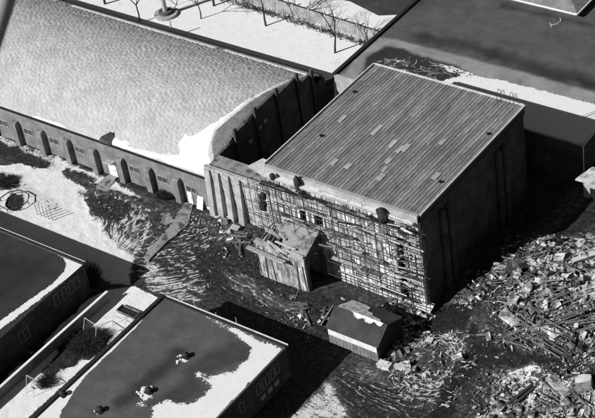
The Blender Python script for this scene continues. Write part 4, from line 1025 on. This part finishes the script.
ZN = [  # region polygon in survey coordinates, counts (block, slab, plank), size range, words, tilt
 ([(455,275),(500,268),(520,285),(470,312),(440,312)], (10,8,4), (.35,1.1), 'in the shade edge beside the hall'),
 ([(505,275),(545,240),(606,240),(612,290),(550,320),(505,305)], (110,62,16), (.3,1.25), 'on the bright heap right of the hall'),
 ([(545,285),(618,278),(618,374),(560,350),(530,330)], (70,50,24), (.3,1.25), 'on the heap at the right edge'),
 ([(392,338),(412,326),(440,342),(446,362),(420,376),(396,378),(386,366)], (34,18,10), (.35,1.15), 'on the mound right of the shed'),
 ([(476,425),(502,388),(525,377),(616,400),(616,425)], (50,40,12), (.3,1.2), 'in the bottom right corner'),
 ([(470,300),(520,305),(540,335),(500,345),(465,325)], (12,8,22), (.3,.8), 'beside the muddy track'),
 ([(210,215),(255,218),(262,240),(245,255),(225,240)], (8,8,8), (.4,1.2), 'before the link building'),
 ([(290,295),(330,300),(335,325),(310,325),(285,310)], (6,6,6), (.4,1.0), 'in front of the annex'),
 ([(385,298),(430,306),(440,322),(400,322)], (6,5,6), (.4,1.1), 'below the scaffolding at the hall corner'),
]
def inpoly(p, poly):
    c = False
    for i in range(len(poly)):
        (x1,y1),(x2,y2) = poly[i], poly[(i+1)%len(poly)]
        if (y1 > p[1]) != (y2 > p[1]) and p[0] < (x2-x1)*(p[1]-y1)/(y2-y1)+x1: c = not c
    return c
rn = random.Random(77)
def put(kind, px, py, s, rot, label, group, dz=None, scale=None):
    p = G(px, py); me_ = CH[kind][rn.randrange(7)]
    o = bpy.data.objects.new(NMS[kind], me_); COL.objects.link(o)
    o.location = (p.x, p.y, gz(p.x,p.y)+(s*.18 if dz is None else dz)); o.rotation_euler = rot; o.scale = scale or (s, s, s)
    o['kind'] = 'thing'; return tag(o, label, {'block':'rubble','slab':'slab','plank':'plank'}[kind], group)
WORD = dict(block='pale broken concrete block lying ', slab='broken flat concrete slab tipped ', plank='loose timber plank lying ')
GRP = dict(block='broken blocks ', slab='broken slabs ', plank='loose planks ')
for poly, cnt, (s0, s1), words in ZN:
    xs = [q[0] for q in poly]; ys = [q[1] for q in poly]
    for kind, c_ in zip(('block','slab','plank'), cnt):
        k_ = 0
        while k_ < c_:
            px, py = rn.uniform(min(xs),max(xs)), rn.uniform(min(ys),max(ys))
            if not inpoly((px,py), poly): continue
            g_ = G(px, py)
            if float(fbm(np.array([g_.x*.16]), np.array([g_.y*.16]), 201, 3)[0]) < rn.uniform(.36,.52): continue
            s = (s0+(s1-s0)*rn.random()**1.9)*(.85 if kind == 'block' else 1.15)
            if kind == 'plank': s = rn.uniform(1.0, 3.8)
            put(kind, px, py, s, (rn.gauss(0,.35), rn.gauss(0,.35 if kind != 'plank' else .08), rn.uniform(0,PI)), WORD[kind]+words, GRP[kind]+words, dz=.15 if kind == 'plank' else None)
            k_ += 1
# the pieces one can point to
for i, (kd, px, py, sc_, rz, lb) in enumerate((
   ('block',514,307,(1.2,1.1,1.8),.1,'squarish pale block standing beside the muddy track, left of the bright heap'),
   ('slab',510,323,(2.3,1.9,3.0),-.1,'bright flat slab lying at the fork of the muddy tracks'),
   ('slab',500,272,(1.5,1.3,1.2),.3,'bright slab in the shade east of the hall'),
   ('slab',508,263,(1.6,1.2,1.6),.2,'farther bright slab in the shade east of the hall'),
   ('slab',582,262,(5.5,1.9,2.5),1.0,'long pale slab lying steeply on the heap at the right edge'),
   ('slab',590,300,(3.2,2.4,1.6),.3,'broad pale slab at the right edge above the track'),
   ('block',458,362,(1.1,.9,.9),.9,'pale block on the right of the circling tracks'),
   ('block',584,391,(1.8,1.5,1.8),.5,'dark topped block at the right end of the bottom heap'),
   ('slab',560,392,(3.2,2.0,1.6),-.4,'slatted grey slab on the bottom heap'),
   ('block',385,367,(1.6,1.2,1.0),.1,'white lump beside the east end of the shed'))):
    put(kd, px, py, 1.0, (rn.gauss(0,.12), rn.gauss(0,.12), rz), lb, None, dz=.35, scale=sc_)
# timber lying in loose stacks, each board its own
for sx_, sy_, ang, n_, l_, wd in ((548,300,.95,9,5,'on the heap right of the bright slab'),(566,318,.95,9,5.5,'on the heap behind the muddy track'),(524,340,-.15,8,4.5,'along the upper side of the muddy track'),(556,345,-.2,8,5,'beside the muddy track near the right edge'),(584,330,.8,7,4,'at the right edge above the track'),(508,290,.6,6,3.5,'left of the bright heap'),(536,262,.9,5,3.5,'at the top of the bright heap'),(412,345,.2,5,3,'right of the shed'),(548,400,-.3,7,3.5,'in the bottom right heap'),(236,238,.4,5,3,'before the link building'),(300,312,.5,5,3,'in front of the annex')):
    c_ = G(sx_, sy_); d_ = Vector((math.cos(ang), math.sin(ang), 0)); nn = Vector((-d_.y, d_.x, 0))
    for k_ in range(n_):
        q = c_+nn*(k_-n_/2)*rn.uniform(.3,.42)+d_*rn.uniform(-.6,.6); s = l_*rn.uniform(.6,1.1)
        o = bpy.data.objects.new('timber_plank', CH['plank'][rn.randrange(7)]); COL.objects.link(o)
        o.location = (q.x, q.y, gz(q.x,q.y)+.2+.12*(k_%2)+rn.uniform(0,.15)); o.rotation_euler = (rn.gauss(0,.15), rn.gauss(0,.05), ang+rn.gauss(0,.09)); o.scale = (s*.8, rn.uniform(1.4,2.8), rn.uniform(1,2.4))
        tag(o, 'long board in a loose stack '+wd, 'plank', 'stacked boards '+wd)
for i, (p0, p1) in enumerate((((508,407),(535,385)), ((512,409),(538,387)))):
    a_ = G(*p0, .3); c_ = G(*p1, .3); mb = MB(); mb.beam(a_, c_, .2, .25); o = mb.build('steel_beam', M['rail']); tag(o, ['left of two dark parallel beams on the snow at bottom right','right of two dark parallel beams on the snow at bottom right'][i], 'beam')
    mb = MB(); mb.beam(a_+Vector((0,0,.19)), c_+Vector((0,0,.17)), .3, .05); mb.build('flange', M['rail'], o)
# small fragments nobody could count
fm = MB(); rn2 = random.Random(99)
for poly, cnt, _, _ in ZN:
    xs = [q[0] for q in poly]; ys = [q[1] for q in poly]; n_ = int(sum(cnt)*26)
    for _k in range(n_):
        px, py = rn2.uniform(min(xs)-4,max(xs)+4), rn2.uniform(min(ys)-3,max(ys)+3)
        if not inpoly((px,py), poly) and rn2.random() < .6: continue
        p = G(px, py)
        if float(fbm(np.array([p.x*.16]), np.array([p.y*.16]), 201, 3)[0]) < rn2.uniform(.35,.53): continue
        s = .08+.32*rn2.random()**2.2; p.z = gz(p.x,p.y)+s*.2
        el_ = rn2.random()**6; sx, sy, sz = s*(.7+3.6*el_), s*rn2.uniform(.4,1.0)*(1-.5*el_), s*rn2.uniform(.25,.8)*(1-.6*el_)
        rot = Matrix.Rotation(float(fbm(np.array([p.x*.22]), np.array([p.y*.22]), 151, 2)[0])*9+rn2.gauss(0,.45), 3, 'Z') @ Matrix.Rotation(rn2.gauss(0,.5), 3, 'X') @ Matrix.Rotation(rn2.gauss(0,.5), 3, 'Y')
        vs = [p+rot@Vector((x*sx*rn2.uniform(.7,1.1), y*sy*rn2.uniform(.7,1.1), z_*sz)) for z_ in (-.5,.5) for x, y in ((-.5,-.5),(.5,-.5),(.5,.5),(-.5,.5))]
        fm.add(vs, [(0,3,2,1),(4,5,6,7),(0,1,5,4),(1,2,6,5),(2,3,7,6),(3,0,4,7)])
for poly, n_, s_ in (([(150,228),(200,212),(262,222),(268,262),(300,300),(345,330),(335,345),(280,335),(200,290),(140,275)], 900, .45), ([(95,195),(150,205),(180,215),(160,245),(120,240)], 250, .5),
                    ([(380,345),(470,330),(480,365),(450,410),(395,405)], 800, .7), ([(330,366),(400,378),(440,400),(430,418),(350,418)], 120, .4), ([(470,318),(520,345),(595,372),(595,395),(500,372)], 200, .6), ([(355,300),(430,318),(432,330),(392,322),(340,300)], 500, .8)):
    xs = [q[0] for q in poly]; ys = [q[1] for q in poly]
    for _k in range(n_):
        px, py = rn2.uniform(min(xs),max(xs)), rn2.uniform(min(ys),max(ys))
        if not inpoly((px,py), poly): continue
        p = G(px, py); s = (.06+.3*rn2.random()**3)*s_; p.z = gz(p.x,p.y)+s*.2
        sx, sy, sz = s*rn2.uniform(1,5), s*rn2.uniform(.4,.9), s*rn2.uniform(.2,.5)
        rot = Matrix.Rotation(float(fbm(np.array([p.x*.15]), np.array([p.y*.15]), 171, 2)[0])*10+rn2.gauss(0,.5), 3, 'Z') @ Matrix.Rotation(rn2.gauss(0,.25), 3, 'Y')
        vs = [p+rot@Vector((x*sx, y*sy, z_*sz)) for z_ in (-.5,.5) for x, y in ((-.5,-.5),(.5,-.5),(.5,.5),(-.5,.5))]
        fm.add(vs, [(0,3,2,1),(4,5,6,7),(0,1,5,4),(1,2,6,5),(2,3,7,6),(3,0,4,7)])
tag(fm.build('rubble_fragments', M['rubblefine']), kind='stuff')

# aircraft strut close to the camera, at the upper left corner of the view
def near(px, py, d): return Vector(CAM+ (F_*FP + R_*(px-CX) - U_*(py-CY))/FP*d)
st = MB(); st.tube(near(-14, 62, 2.0), near(26, -62, 2.1), .0125, .0125, 16)
st = st.build('aircraft_strut', M['strut'], smooth=True); tag(st, 'grey blurred aircraft strut crossing the upper left corner', 'strut')
